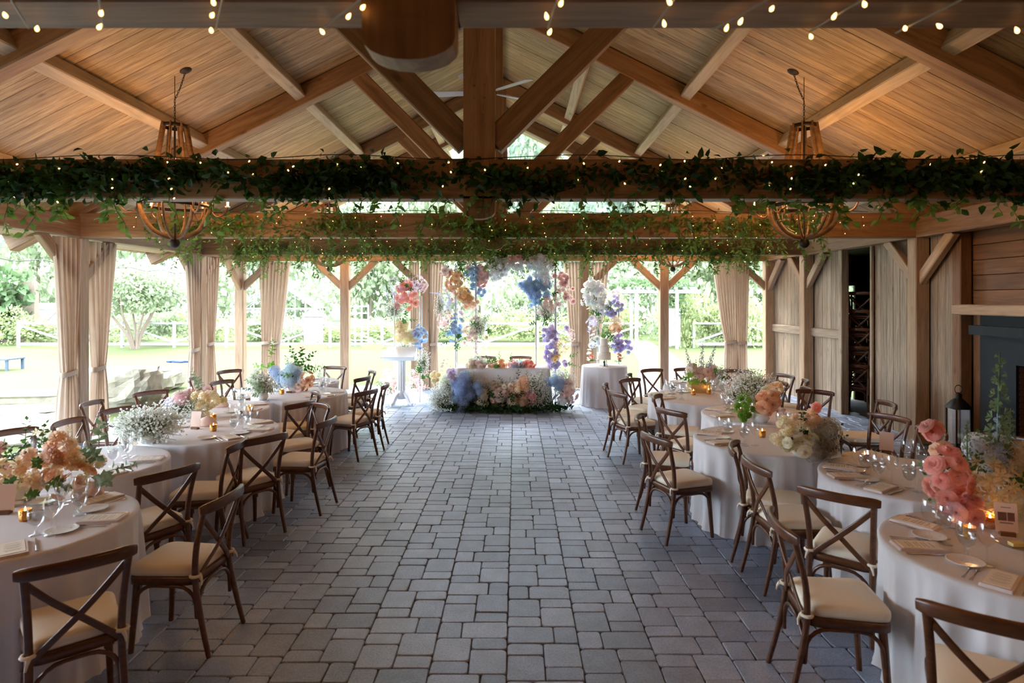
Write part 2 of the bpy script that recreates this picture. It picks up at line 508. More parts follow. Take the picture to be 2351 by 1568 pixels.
for k, (a, b) in KINDS.items():
    for i in range(4): PROTO_P[k].append(paver_geo(a, b, pj))
pav = []
pitch = SQ + HF + RW
ns0 = int((FX0 + .048) / (2 * U)) - 1
for si in range(ns0, int((FX1 + .048) / (2 * U)) + 1):
    x0 = -.048 + si * 2 * U
    y = 3.83 - 0.056 * si
    y -= math.ceil((y - FY0) / pitch) * pitch
    b = 0
    while y < FY1:
        fl_ = (b + si) % 2
        for col in (0, 1):
            xc = x0 + U * (col + .5)
            if (col + fl_) % 2 == 0: seq = (('s', SQ), ('h', HF))
            else: seq = (('h', HF), ('s', SQ))
            yy = y
            for kd, dd in seq:
                pav.append((kd, xc, yy + dd / 2)); yy += dd
        yy = y + SQ + HF + RW / 2
        if fl_: pav += [('a', x0 + U / 3, yy), ('b', x0 + U * 4 / 3, yy)]
        else: pav += [('b', x0 + U * 2 / 3, yy), ('a', x0 + U * 5 / 3, yy)]
        y += pitch; b += 1
pav = [p for p in pav if FX0 + .1 < p[1] < FX1 - .1 and FY0 + .1 < p[2] < FY1 - .1]
def hidden_by_table(x, y):
    return False
inview = [p for p in pav if p[2] > 3.2 and abs(p[1] + .02) < p[2] * 0.82 and not (p[1] < -2.35 and p[2] < 5) and not (p[1] > 2.1 and p[2] < 5)]
inview.sort(key=lambda p: p[2])
single = set(inview[:300])
meshes_p = {}
for k in KINDS:
    for i in range(4):
        V, F = PROTO_P[k][i]
        me = MB().add(V, F).mesh('paver'); me.materials.append(M['paver']); meshes_p[(k, i)] = me
for p in inview[:300]:
    o = link('paver', meshes_p[(p[0], pj.randrange(4))], fl, (p[1], p[2], pj.uniform(-.003, .001)))
    o.rotation_euler = (pj.uniform(-.006, .006), pj.uniform(-.006, .006), pj.uniform(-.008, .008) + (PI if pj.random() < .5 else 0))
mb = MB(); tones = []
for p in pav:
    if p in single: continue
    V, F = PROTO_P[p[0]][pj.randrange(4)]
    s = -1 if pj.random() < .5 else 1
    dz = pj.uniform(-.003, .001); tx, ty = pj.uniform(-.006, .006), pj.uniform(-.006, .006)
    mb.add([(p[1] + s * v[0], p[2] + s * v[1], v[2] + dz + v[0] * tx + v[1] * ty) for v in V], F)
    t = pj.random(); tones += [t] * len(F)
me = mb.mesh('paver_field'); me.materials.append(M['pavfield'])
atr = me.attributes.new('tone', 'FLOAT', 'FACE'); atr.data.foreach_set('value', tones)
o = link('paver_field', me, fl); o['kind'] = 'stuff'

# ceiling: planks running from ridge to eave, purlins, roof skin
EL, ER = -7.45, 6.85
YR0, YR1 = -3.0, 15.6
skin = MB()
for xe in (EL, ER):
    za, zb = zr(XR) + .37, zr(xe) + .37
    V = [(XR, YR0, za), (xe, YR0, zb), (xe, YR1, zb), (XR, YR1, za), (XR, YR0, za + .06), (xe, YR0, zb + .06), (xe, YR1, zb + .06), (XR, YR1, za + .06)]
    skin.add(V, [(0, 3, 2, 1), (4, 5, 6, 7), (0, 1, 5, 4), (1, 2, 6, 5), (2, 3, 7, 6), (3, 0, 4, 7)])
ceil = skin.build('ceiling', M['roofskin'])
tag(ceil, 'vaulted timber plank ceiling over the pavilion', None, None, 'structure')
PW = 0.142
ang = math.atan(0.5)
for side, xe in ((-1, EL), (1, ER)):
    ln = abs(xe - XR) / math.cos(ang)
    me = MB(); a, b = PW / 2 - .0012, .016
    sec = [(-a, b), (-a, -b + .003), (-a + .003, -b), (a - .003, -b), (a, -b + .003), (a, b)]
    V = [(-ln / 2, q[0], q[1]) for q in sec] + [(ln / 2, q[0], q[1]) for q in sec]
    n = 6
    me.add(V, [tuple(range(n)), tuple(range(2 * n - 1, n - 1, -1))] + [(i, n + i, n + (i + 1) % n, (i + 1) % n) for i in range(n)])
    rest = MB()
    pm = me.mesh('plank'); pm.materials.append(M['plank'])
    cx = (XR + xe) / 2; cz = zr(cx) + .335
    rot = Matrix.Rotation(ang if side < 0 else -ang, 4, 'Y')
    rot = Matrix.Rotation(-ang if side < 0 else ang, 4, 'Y')
    y = YR1 - PW / 2
    while y > YR0:
        if y > 1.7:
            o = link('plank', pm, ceil, (cx, y, cz + random.uniform(-.003, .003)))
            o.rotation_euler = rot.to_euler()
        else:
            rest.add([tuple(rot.to_3x3() @ Vector(v) + Vector((cx, y, cz))) for v in me.v], me.f)
        y -= PW
    o = rest.build('plank_field', M['plank'], ceil); o['kind'] = 'stuff'
seg = [(-3.0, TRUSS[0])] + [(TRUSS[i], TRUSS[i + 1]) for i in range(4)] + [(TRUSS[4], YR1)]
for (ya, yb) in seg:
    for dx in (0, 1.4, 2.8, 4.2, 5.6, 6.7):
        for sg in ((-1, 1) if dx else (1,)):
            x = XR + sg * dx
            if x < EL or x > ER: continue
            z = zr(x) + .30 - .10
            o = timber('purlin', (x, ya + .09, z), (x, yb - .09, z), .15, .19, M['purlin'], ceil,
                       up=(0, 0, 1) if dx == 0 else Vector((sg * .5, 0, 1)).normalized())

tr_desc = ['over the front tables with warm bulbs on its underside', 'wrapped in dense dark leafy garland', 'wrapped in smilax behind the wooden chandeliers',
           'dressed in fine green smilax before the end wall', 'closing the open gable end above the lawn']
for ti, D in enumerate(TRUSS):
    t = thing('roof_truss', 'king post timber roof truss ' + tr_desc[ti], 'roof truss', (XR, D, ZB), 0, None, 'structure')
    L0 = Vector((XR, D, ZB))
    timber('tie_beam', (XL, D, (ZB + ZT) / 2), (XRT, D, (ZB + ZT) / 2), .20, ZT - ZB, M['timber'], t)
    for sg, xt in ((-1, -7.32), (1, 6.72)):
        timber('rafter', (XR, D, zr(XR) + .15), (xt, D, zr(xt) + .15), .18, .268, M['timber'], t)
        x1 = XR + sg * .12; z1 = 3.46
        x2 = XR + sg * 2.0; z2 = z1 + 1.88
        timber('strut', (x1, D, z1), (x2, D, z2), .16, .22, M['timber'], t)
    wv = .14; arc = [(wv * math.cos(u), -.19 + .075 - .065 * math.sin(u)) for u in [PI * k / 10 for k in range(11)]]
    kp = MB().prism([(-wv, .0), (wv, .0), (wv, 3.35), (-wv, 3.35)], -.105, .105, 'Y'); kp.prism([(wv, .02)] + arc + [(-wv, .02)], -.105, .0, 'Y')
    ko = kp.build('king_post', M['timber'], t)
    # rotate grain: rebuild with local X vertical
    me = ko.data; rotm = Matrix.Rotation(R(90), 4, 'Y'); me.transform(rotm); ko.matrix_local = rotm.inverted()
    for bx in ((-.045, .045) if ti in (1, 2) else ()):
        for bz in (3.95, 3.84, 3.72, 3.60):
            b_ = MB().lathe([(0.0001, .004), (.008, .004), (.0115, 0), (.013, .003), (.0145, 0)], 10).build('bolt', M['timber'], t)
            b_.rotation_euler = (R(90), 0, 0); b_.location = (bx, -.105, bz - ZB)

def brace(parent, a, b):
    timber('knee_brace', a, b, .10, .15, M['post'], parent)
# side plates, posts
pl = thing('eave_beam', 'long timber eave beam above the curtained side', 'beam', (XL, 5, ZB), 0, None, 'structure')
timber('beam', (XL, -3, 3.10), (XL, 14.2, 3.10), .22, .30, M['timber'], pl)
pr = thing('eave_beam', 'long timber eave beam above the fireplace side', 'beam', (XRT, 5, ZB), 0, None, 'structure')
timber('beam', (XRT + .02, -3, 3.10), (XRT + .02, 14.2, 3.10), .24, .30, M['timber'], pr)
POSTW = .20
def post(x, y, label, braces, mat='post', wd=POSTW):
    t = thing('timber_post', label, 'post', (x, y, 0), 0, None, 'structure')
    timber('shaft', (x, y, 0), (x, y, ZB), wd, wd, M[mat], t, up=(0, 1, 0))
    for dx, dy in braces:
        brace(t, (x + dx * .05, y + dy * .05, 2.33), (x + dx * .72, y + dy * .72, 2.97))
    return t
post(XL, 5.5, 'timber post on the open side beside the front garland beam', [(0, 1), (0, -1)])
post(XL, 8.85, 'timber post between the two big striped-fold curtains', [(0, 1), (0, -1)])
post(XL, 12.25, 'timber post between the slimmer pair of curtains on the lawn side', [(0, 1), (0, -1)])
post(XL, 14.1, 'reddish corner post with two knee braces beside the lawn', [(0, -1), (1, 0)])
post(-3.93, 14.1, 'timber post with two knee braces behind the lectern side tables', [(1, 0), (-1, 0)])
post(-2.08, 14.1, 'timber post behind the lavender and coral flower stand', [(-1, 0)])
post(1.60, 14.1, 'timber post behind the cake table', [(1, 0)])
post(3.43, 14.1, 'timber post with two knee braces beside the garden path', [(1, 0), (-1, 0)])
post(XRT, 14.1, 'corner post where the board wall meets the garden end', [(0, -1), (-1, 0)])
post(XRT, 12.25, 'timber post between the two railed board panels', [(0, -1), (0, 1)])
post(XRT, 8.85, 'timber post beside the storage doorway', [(0, -1), (0, 1)])
post(XRT, 5.5, 'timber post past the fireplace', [(0, -1)])
post(XL, 1.93, 'timber post on the open side by the entrance', [(0, 1)])

# right side board wall with doorway
wr = thing('wall_right', 'weathered vertical board wall with a dark doorway', None, (5.95, 10, 0), 0, None, 'structure')
def boards(ya, yb, zb=0.0, zt=2.95, x=5.97, mat='board', bw=.165):
    n = max(1, round((yb - ya) / bw)); bw = (yb - ya) / n
    for i in range(n):
        y = ya + bw * (i + .5)
        timber('board', (x + random.uniform(-.004, .004), y, zb), (x, y, zt), .03, bw - .006, M[mat], wr, .004, up=(0, 1, 0))
boards(8.95, 10.10)
boards(11.0, 12.15)
boards(12.35, 14.0)
boards(8.30, 8.75, mat='board')
MB().box((.045, -1.7, 0), (.07, .1, 2.95)).build('light_leak_backing', M['darkwood'], wr)  # hidden dark slabs added so daylight doesn't leak between the boards
MB().box((.045, 1.02, 0), (.07, 4.15, 2.95)).build('light_leak_backing', M['darkwood'], wr)
timber('door_jamb', (5.92, 11.0, 0), (5.92, 11.0, 2.95), .14, .12, M['board'], wr, up=(0, 1, 0))
timber('door_jamb', (5.92, 10.12, 0), (5.92, 10.12, 2.95), .05, .06, M['board'], wr, up=(0, 1, 0))
timber('rail', (5.92, 11.05, 1.42), (5.92, 12.15, 1.42), .06, .17, M['board'], wr)
timber('rail', (5.92, 12.35, 1.42), (5.92, 14.0, 1.42), .06, .17, M['board'], wr)
# storage room behind the doorway
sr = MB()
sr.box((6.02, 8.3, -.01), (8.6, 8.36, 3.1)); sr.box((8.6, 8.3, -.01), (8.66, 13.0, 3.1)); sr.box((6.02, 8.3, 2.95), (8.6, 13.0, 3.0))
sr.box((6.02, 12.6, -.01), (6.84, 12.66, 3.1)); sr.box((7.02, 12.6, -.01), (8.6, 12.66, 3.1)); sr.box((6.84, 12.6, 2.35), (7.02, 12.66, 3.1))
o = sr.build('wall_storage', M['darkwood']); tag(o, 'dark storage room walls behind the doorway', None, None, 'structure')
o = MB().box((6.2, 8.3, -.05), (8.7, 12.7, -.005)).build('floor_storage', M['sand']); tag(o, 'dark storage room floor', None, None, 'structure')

# fireplace bay
fw = thing('wall_fireplace', 'horizontal brown boards above the fireplace mantel', None, (6.12, 6, 0), 0, None, 'structure')
z = 1.98
while z < 3.0:
    timber('board', (6.14 + random.uniform(-.003, .003), 3.2, z + .1), (6.14, 8.28, z + .1), .04, .194, M['warmboard'], fw, .004)
    z += .2
timber('return_post', (6.02, 8.22, 0), (6.02, 8.22, 2.95), .16, .16, M['warmboard'], fw, up=(0, 1, 0))
timber('side_board', (6.14, 8.05, 0), (6.14, 8.05, 1.98), .04, .20, M['warmboard'], fw, .004, up=(0, 1, 0))
o = MB().box((6.82, 3.0, 0), (6.90, 8.3, 3.1)).box((6.17, 3.0, 2.96), (6.90, 8.3, 3.1)).box((6.14, 8.26, 0), (6.90, 8.36, 3.1)).build('wall_light_block', M['darkwood'])  # unseen slabs added to block daylight leaking around the fireplace boards
tag(o, 'added dark wall blocking light leaks behind the fireplace', None, None, 'structure')
mt = thing('mantel_shelf', 'rough wooden mantel shelf over the black fireplace', 'shelf', (6.0, 6.4, 1.86))
timber('shelf_timber', (5.98, 4.2, 1.925), (5.98, 8.18, 1.925), .26, .135, M['post'], mt)
fp = thing('fireplace', 'blue-black steel fireplace surround with brick-lined firebox', 'fireplace', (6.1, 6.4, 0))
MB().box((-.04, .98, .18), (.10, 1.55, 1.86)).build('surround_panel', M['steel'], fp)
MB().box((-.04, -1.9, .18), (.10, -1.2, 1.86)).build('surround_panel', M['steel'], fp)
MB().box((-.04, -1.2, 1.26), (.10, .98, 1.86)).build('surround_panel', M['steel'], fp)
MB().box((-.14, -1.95, 1.60), (-.04, 1.62, 1.72)).build('header_ledge', M['steel'], fp)
MB().box((.10, -1.25, .15), (.62, -1.2, 1.3)).box((.60, -1.2, .15), (.64, .98, 1.3)).box((.10, -1.2, 1.26), (.62, .98, 1.3)).build('firebox', M['black'], fp)
for i in range(15):
    b_ = MB().box((-.02, -.006, -.033), (.5, .03, .033)).build('brick', M['soot'], fp)
    b_.location = (.02, .985, .2 + i * .072); b_.rotation_euler = (0, R(12), 0)
hearth = MB().box((-.72, -1.9, 0.0), (0.05, 1.72, .14)).build('hearth', M['black'], fp)
lt = thing('lantern', 'tall black metal lantern on the hearth', 'lantern', (5.74, 7.9, .14)); lt.scale = (.8, .8, .92)
MB().box((-.13, -.13, 0), (.13, .13, .03)).build('base', M['black'], lt)
for sx in (-.115, .115):
    for sy in (-.115, .115):
        MB().box((sx - .01, sy - .01, .03), (sx + .01, sy + .01, .55)).build('corner_post', M['black'], lt)
MB().box((-.108, -.108, .03), (.108, .108, .55)).build('pane', M['glass'], lt)
MB().lathe([(.19, .55), (.19, .57), (.10, .66), (.05, .70), (.05, .76), (.001, .78)], 4).build('roof', M['black'], lt).rotation_euler = (0, 0, R(45))
MB().tube([(.06 * math.cos(a), 0, .82 + .06 * math.sin(a)) for a in [2 * PI * k / 12 for k in range(13)]], .006, 6, up=(0, 1, 0)).build('ring', M['black'], lt)

# walls behind the camera and nearer than the fireplace
o = MB().box((6.1, -3, 0), (6.2, 3.2, 3.2)).build('wall_entry', M['warmboard']); tag(o, 'brown board wall towards the entrance', None, None, 'structure')
o = MB().box((-6.6, -3.15, 0), (6.2, -3.0, 6.6)).build('wall_back', M['warmboard']); tag(o, 'brown board wall at the entrance end', None, None, 'structure')
o = MB().box((-6.6, -3.0, 0), (-6.5, 1.6, 3.2)).build('wall_left', M['warmboard']); tag(o, 'brown board wall beside the entrance', None, None, 'structure')

# ------------------------------------------------------------------ chairs
def rrect(w_, h_, r, n=3):
    pts = []
    for cx, cy, a0 in ((w_ / 2 - r, h_ / 2 - r, 0), (-w_ / 2 + r, h_ / 2 - r, 90), (-w_ / 2 + r, -h_ / 2 + r, 180), (w_ / 2 - r, -h_ / 2 + r, 270)):
        for k in range(n + 1):
            a = R(a0 + 90 * k / n); pts.append((cx + r * math.cos(a), cy + r * math.sin(a)))
    return pts
def bez(p, n=8):
    """Catmull-Rom through points"""
    P = [Vector(q) for q in p]; out = []
    for i in range(len(P) - 1):
        a, b, c, d = P[max(i - 1, 0)], P[i], P[i + 1], P[min(i + 2, len(P) - 1)]
        for k in range(n):
            t = k / n
            out.append(.5 * ((2 * b) + (c - a) * t + (2 * a - 5 * b + 4 * c - d) * t * t + (3 * b - a - 3 * c + d) * t ** 3))
    out.append(P[-1]); return out

def make_chair():
    root = thing('cross_back_chair', 'dark wood cross-back chair', 'chair', (0, -30, 0))
    parts = []
    def P(mb, name, mat): 
        o = mb.build(name, mat, root); parts.append((o, [])); return o
    # seat frame: rounded trapezoid ring
    def trap(fw_, bw_, d0, d1, n=7, rr=.05):
        pts = []
        cs = [(fw_, d1), (-fw_, d1), (-bw_, d0), (bw_, d0)]
        for i in range(4):
            p = Vector(cs[i]); a = (Vector(cs[i - 1]) - p).normalized(); b = (Vector(cs[(i + 1) % 4]) - p).normalized()
            r_ = rr
            s0, s1 = p + a * r_, p + b * r_
            for k in range(n):
                t = k / (n - 1); q = s0 * (1 - t) ** 2 + p * 2 * t * (1 - t) + s1 * t * t
                pts.append((q.x, q.y))
        return pts
    out = trap(.205, .18, -.20, .21, rr=.07)
    mb = MB(); n = len(out)
    lv = [(1.0, .405), (1.0, .442), (.97, .45), (.80, .45), (.80, .405)]
    V = []
    for s, z_ in lv: V += [(x * s, y * s, z_) for x, y in out]
    F = []
    for k in range(5):
        k2 = (k + 1) % 5
        for i in range(n): F.append((k * n + i, k * n + (i + 1) % n, k2 * n + (i + 1) % n, k2 * n + i))
    mb.add(V, F, True); P(mb, 'seat_frame', M['chair'])
    # cushion
    oc = trap(.20, .175, -.185, .215, rr=.075)
    mb = MB(); V = []; n = len(oc)
    lv = [(.93, .448), (.99, .455), (1.0, .47), (1.0, .49), (.97, .503), (.85, .511), (.5, .516)]
    for s, z_ in lv: V += [(x * s, y * s, z_) for x, y in oc]
    V.append((0, 0, .517)); F = []
    for k in range(len(lv) - 1):
        for i in range(n): F.append((k * n + i, k * n + (i + 1) % n, (k + 1) * n + (i + 1) % n, (k + 1) * n + i))
    k = (len(lv) - 1) * n
    F += [(k + i, k + (i + 1) % n, len(V) - 1) for i in range(n)]
    mb.add(V, F, True); P(mb, 'cushion', M['cushion'])
    for s in (-1, 1):
        mb = MB(); mb.tube([(s * .178 + .026 * math.cos(a), -.195 + .026 * math.sin(a), .462) for a in [2 * PI * k / 10 for k in range(11)]], .009, 6)
        mb.tube([(s * .178, -.225, .46), (s * .185, -.238, .44), (s * .19, -.24, .415)], [.012, .007, .005], 5)
        P(mb, 'cushion_tie', M['tie'])
        # front leg
        mb = MB(); mb.tube(bez([(s * .165, .165, .42), (s * .172, .178, .25), (s * .182, .195, 0)], 4), [.021, .021, .0205, .02, .019, .018, .017, .016, .015], 8)
        P(mb, 'leg', M['chair'])
        # rear leg running up into the back post
        pth = bez([(s * .19, -.285, 0), (s * .182, -.235, .2), (s * .176, -.195, .42), (s * .18, -.20, .6), (s * .19, -.235, .76), (s * .198, -.262, .85)], 4)
        sec = rrect(.034, .03, .011, 2)
        mb = MB(); mb.sweep(pth, sec, up=(0, 1, 0), scale=[.8 + .2 * min(1, i / 6) for i in range(len(pth))]); P(mb, 'back_leg', M['chair'])
        # cross slat
        pth = bez([(s * .19, -.243, .80), (s * .10, -.243, .70), (0, -.235 - .006 * s, .60), (-s * .10, -.215, .50), (-s * .168, -.197, .43)], 4)
        mb = MB(); mb.sweep(pth, rrect(.032, .013, .005, 2), up=(0, 1, .2)); P(mb, 'cross_slat', M['chair'])
        # side hoop brace, one bent rod from leg to leg
        A = [(s * .181, .165 - .11 * (1 - math.cos(a)), .29 + .105 * math.sin(a)) for a in [PI / 2 * k / 5 for k in range(6)]]
        Bq = [(s * .178, -.198 + .11 * (1 - math.cos(a)), .29 + .105 * math.sin(a)) for a in [PI / 2 * k / 5 for k in range(6)]]
        mb = MB(); mb.tube([(s * .185, .167, .23)] + A + Bq[::-1] + [(s * .181, -.205, .22)], .011, 6, up=(1, 0, 0)); P(mb, 'brace', M['chair'])
    for yy, wd in ((.182, .162), (-.205, .168)):
        h = [(s2, [(s2 * (wd - .004 - .12 * (1 - math.cos(a))), yy, .28 + .115 * math.sin(a)) for a in [PI / 2 * k / 5 for k in range(6)]]) for s2 in (-1, 1)]
        mb = MB(); mb.tube([(-wd, yy, .21)] + h[0][1] + h[1][1][::-1] + [(wd, yy, .21)], .011, 6, up=(0, 1, 0)); P(mb, 'brace', M['chair'])
    # bowed top rail
    pth = [(.228 * math.sin(a) / math.sin(1.0), -.262 - .055 * (math.cos(a) - math.cos(1.0)) / (1 - math.cos(1.0)) + .012, .845 + .012 * math.cos(a * 1.2)) for a in [-1 + 2 * k / 14 for k in range(15)]]
    mb = MB(); mb.sweep(pth, rrect(.03, .062, .013, 3), scale=[.72, .92] + [1] * 11 + [.92, .72]); P(mb, 'top_rail', M['chair'])
    return root, parts
CH = make_chair()
chair_used = [False]
def chair(x, y, fx, fy, label, group, z=0, skip=()):
    rz = math.atan2(-fx, fy)
    if not chair_used[0]:
        r = CH[0]; chair_used[0] = True; r.location = (x, y, z); r.rotation_euler = (0, 0, rz)
    else:
        r = copy_tree(CH, (x, y, z), rz, skip)
    return tag(r, label, 'chair', group)

# ------------------------------------------------------------------ tables
TR, TH = 0.625, 0.765
def make_cloth(Rt, H, seed, flare=.045, amp=.075, n=216, rows=12, hem=0.0):
    j = random.Random(seed)
    k1 = [(j.randint(13, 17), j.uniform(0, 6.28), 1.0), (j.randint(22, 27), j.uniform(0, 6.28), .7), (j.randint(5, 7), j.uniform(0, 6.28), .4)]
    k2 = [(3, j.uniform(0, 6.28)), (2, j.uniform(0, 6.28))]
    def fold(a):
        v = sum(c * (1 - 2 * abs(math.sin(k * a / 2 + p)) ** .8) for k, p, c in k1)
        e = .7 + .3 * math.sin(k2[0][0] * a + k2[0][1]) * math.sin(k2[1][0] * a + k2[1][1])
        return v * e / 1.5
    V = [(0, 0, H)]; rings = []
    def ring(f):
        rings.append(len(V))
        for i in range(n):
            a = 2 * PI * i / n; r_, z_ = f(a); V.append((r_ * math.cos(a), r_ * math.sin(a), z_))
    for q in (.35, .7, .95): ring(lambda a: (Rt * q, H))
    ring(lambda a: (Rt * .985, H - .001)); ring(lambda a: (Rt, H - .006)); ring(lambda a: (Rt + .003, H - .016))
    for k in range(1, rows + 1):
        t = k / rows
        ring(lambda a: (Rt + .003 + flare * t ** .8 + amp * (fold(a) - .35) * t ** .4 + (.02 * (1 + fold(a + 1.3)) if k == rows else 0),
                        max(.004, (H - .016) * (1 - t) + .006 + (hem if k == rows else 0))))
    F = [(0, rings[0] + i, rings[0] + (i + 1) % n) for i in range(n)]
    for a, b in zip(rings[:-1], rings[1:]):
        F += [(a + i, b + i, b + (i + 1) % n, a + (i + 1) % n) for i in range(n)]
    return MB().add(V, F, True)
TABLES = {
    'L1': ((-2.92, 3.50), 'the peach-and-orange flower table'),
    'L2': ((-3.45, 4.78), 'the table between peach flowers and gypsophila'),
    'L3': ((-3.03, 6.03), 'the gypsophila cloud table'),
    'L4': ((-3.60, 7.22), 'the pink-and-yellow flower table'),
    'L5': ((-3.00, 8.42), 'the blue hydrangea table'),
    'L6': ((-3.45, 9.60), 'the table beyond the blue hydrangeas'),
    'R1': ((2.60, 3.10), 'the coral flower table'),
    'R2': ((2.92, 4.42), 'the table between coral and cream flowers'),
    'R3': ((2.33, 5.65), 'the cream flower table'),
    'R4': ((2.78, 6.88), 'the orange rose table'),
    'R5': ((2.44, 8.12), 'the blush rose table'),
    'R6': ((2.95, 9.32), 'the table beyond the blush roses'),
}
TABLES = {k: ((c[0] + (.03 if k[0] == 'L' else -.03), c[1]), d) for k, (c, d) in TABLES.items()}
for i, (k, ((tx, ty), d)) in enumerate(TABLES.items()):
    t = thing('banquet_table', 'round table under a white floor-length cloth: ' + d, 'table', (tx, ty, 0), 0, 'round banquet tables in two winding rows')
    make_cloth(TR, TH, 40 + i).build('tablecloth', M['cloth'], t)

CHAIRS = {   # table: [(x, y, fx, fy or None to face the table, side)]
    'L1': [(-2.26, 3.05, -.65, .75, 'a'), (-2.06, 3.70, -1, .08, 'a')],
    'L2': [(-2.62, 4.34, -.87, .49, 'a'), (-2.60, 5.03, -1, -.1, 'a'), (-4.32, 5.35, 1, -.55, 'w')],
    'L3': [(-2.44, 5.47, -.80, .60, 'a'), (-2.22, 6.02, -1, .12, 'a'), (-2.42, 6.62, -.75, -.66, 'a'), (-4.10, 5.95, 1, .0, 'w'), (-4.05, 6.50, .9, -.45, 'w')],
    'L4': [(-2.78, 7.10, -.9, .44, 'a'), (-2.80, 7.66, -.88, -.48, 'a'), (-4.62, 7.05, 1, .1, 'w'), (-4.45, 7.70, .85, -.5, 'w')],
    'L5': [(-2.16, 8.02, -.9, .44, 'a'), (-2.13, 8.50, -1, -.05, 'a'), (-4.0, 8.75, .95, -.3, 'w')],
    'L6': [(-2.58, 9.35, -.95, .3, 'a'), (-2.62, 9.95, -.9, -.4, 'a'), (-3.25, 10.42, -.25, -1, 'e'), (-4.6, 9.25, 1, .3, 'w'), (-4.55, 10.05, .85, -.5, 'w')],
    'R1': [(2.03, 2.60, .55, .83, 'a'), (1.74, 3.22, 1, -.14, 'a')],
    'R2': [(2.14, 3.92, .66, .75, 'a'), (2.02, 4.43, 1, .05, 'a'), (2.06, 4.93, .92, -.4, 'a'), (4.02, 5.08, -.9, -.6, 'w')],
    'R3': [(1.55, 5.40, .93, .36, 'a'), (1.58, 6.02, .95, -.3, 'a'), (3.52, 5.55, -1, .05, 'w'), (3.55, 6.08, -.92, -.38, 'w')],
    'R4': [(1.90, 6.66, .85, .5, 'a'), (1.98, 7.36, .9, -.42, 'a'), (4.0, 7.02, -1, .1, 'w'), (3.72, 7.70, -.62, -.78, 'w')],
    'R5': [(1.54, 7.88, .93, .36, 'a'), (1.52, 8.44, .97, -.2, 'a'), (1.86, 8.86, .6, -.8, 'a'), (3.62, 8.15, -1, .15, 'w'), (3.52, 8.72, -.9, -.45, 'w')],
    'R6': [(2.05, 9.55, .95, -.3, 'a'), (2.42, 10.10, .4, -.9, 'e'), (2.95, 10.20, .0, -1, 'e'), (3.58, 9.98, -.6, -.8, 'e'), (3.98, 9.50, -.95, -.2, 'w'), (4.0, 9.02, -.95, .3, 'w')],
}
SIDEN = {'a': 'aisle', 'w': 'outer', 'e': 'garden'}
RANK = {1: [''], 2: [', farther from the arch', ', closer to the arch'], 3: [', farthest from the arch', ', middle one', ', closest to the arch']}
for k, lst in CHAIRS.items():
    d = TABLES[k][1]; c = Vector(TABLES[k][0])
    for sd_ in 'awe':
        sub = sorted([q for q in lst if q[4] == sd_], key=lambda q: q[1])
        if sd_ == 'e': sub = [q for q in lst if q[4] == 'e']
        for n_, (x, y, fx, fy, s) in enumerate(sub):
            p = Vector((x, y))
            for _ in range(6):
                for k2_, (c2, _d) in TABLES.items():
                    c2 = Vector(c2); r_ = (p - c2).length; lim = .89 if k2_ == k else .86
                    if r_ < lim: p = c2 + (p - c2) * (lim / r_)
            rk = RANK[len(sub)][n_] if sd_ != 'e' else ''
            chair(p.x, p.y, fx, fy, SIDEN[s] + '-side cross-back chair at ' + d + rk, 'chairs at ' + d)
# chairs stacked away in the storage room
for (sx, sy, rz, lab) in ((6.80, 12.15, 1.2, 'dark chair in the stack showing against the strip of daylight'), (6.36, 11.3, .9, 'dark chair in the stack standing just inside the storage doorway')):
    for q in range(5):
        chair(sx + .02 * q, sy, math.cos(rz), math.sin(rz), lab, lab.replace('dark chair in', 'chairs in'), .33 * q, ('cushion', 'cushion_tie'))

# ------------------------------------------------------------------ place settings
def m_plate():
    return MB().lathe([(.0001, 0), (.045, 0), (.05, .003), (.08, .010), (.082, .012), (.079, .012), (.05, .006), (.0001, .005)], 24)
def m_fork():
    mb = MB(); mb.sweep([(0, -.09, .004), (0, -.03, .003), (0, .03, .004), (0, .05, .004)], [(-.006, -.001), (.006, -.001), (.006, .001), (-.006, .001)], scale=[1.2, .6, .5, 1.4])
    mb.box((-.011, .048, .003), (.011, .066, .006))
    for i in range(4):
        x = -.0095 + i * .0063; mb.box((x - .0014, .064, .003), (x + .0014, .098, .006))
    return mb
def m_knife():
    mb = MB(); mb.sweep([(0, -.1, .004), (0, -.01, .004)], rrect(.014, .007, .003, 2), scale=[1.1, .8])
    mb.prism([(-.007, -.01), (.006, -.01), (.008, .06), (.004, .105), (-.004, .11), (-.007, .06)], .002, .005, 'Z'); return mb
def m_spoon():
    mb = MB(); mb.sweep([(0, -.09, .004), (0, .03, .004), (0, .045, .005)], [(-.005, -.001), (.005, -.001), (.005, .001), (-.005, .001)], scale=[1.3, .5, .8])
    mb.sphere((0, .068, .006), .019, 10, 5, .25); return mb
def m_wine():
    return MB().lathe([(.0001, .001), (.034, .001), (.034, .003), (.006, .007), (.0045, .02), (.0042, .085), (.008, .095), (.026, .11), (.037, .135), (.039, .155), (.036, .185), (.031, .205)], 18)
def m_goblet():
    return MB().lathe([(.0001, .001), (.033, .001), (.033, .004), (.008, .009), (.007, .045), (.016, .055), (.034, .075), (.041, .105), (.040, .135), (.036, .165)], 18)
def m_water():
    return MB().lathe([(.0001, .056), (.014, .056), (.032, .075), (.0395, .105), (.039, .128), (.0001, .128)], 18)
def m_napkin():
    mb = MB()
    for z_, s in ((0.0, 1.0), (.0045, .985), (.009, .97)):
        mb.prism([(x * s, y * s) for x, y in rrect(.125, .235, .006, 2)], z_, z_ + .0042, 'Z')
    return mb
def m_card():
    return MB().box((-.05, -.095, 0), (.05, .095, .0016))
def m_print():
    mb = MB()
    for y_, w_ in ((.06, .03), (.035, .036), (.02, .03), (.0, .036), (-.015, .026), (-.04, .036), (-.055, .03)): mb.box((-w_, y_ - .0015, .0016), (w_, y_ + .0015, .0019))
    return mb
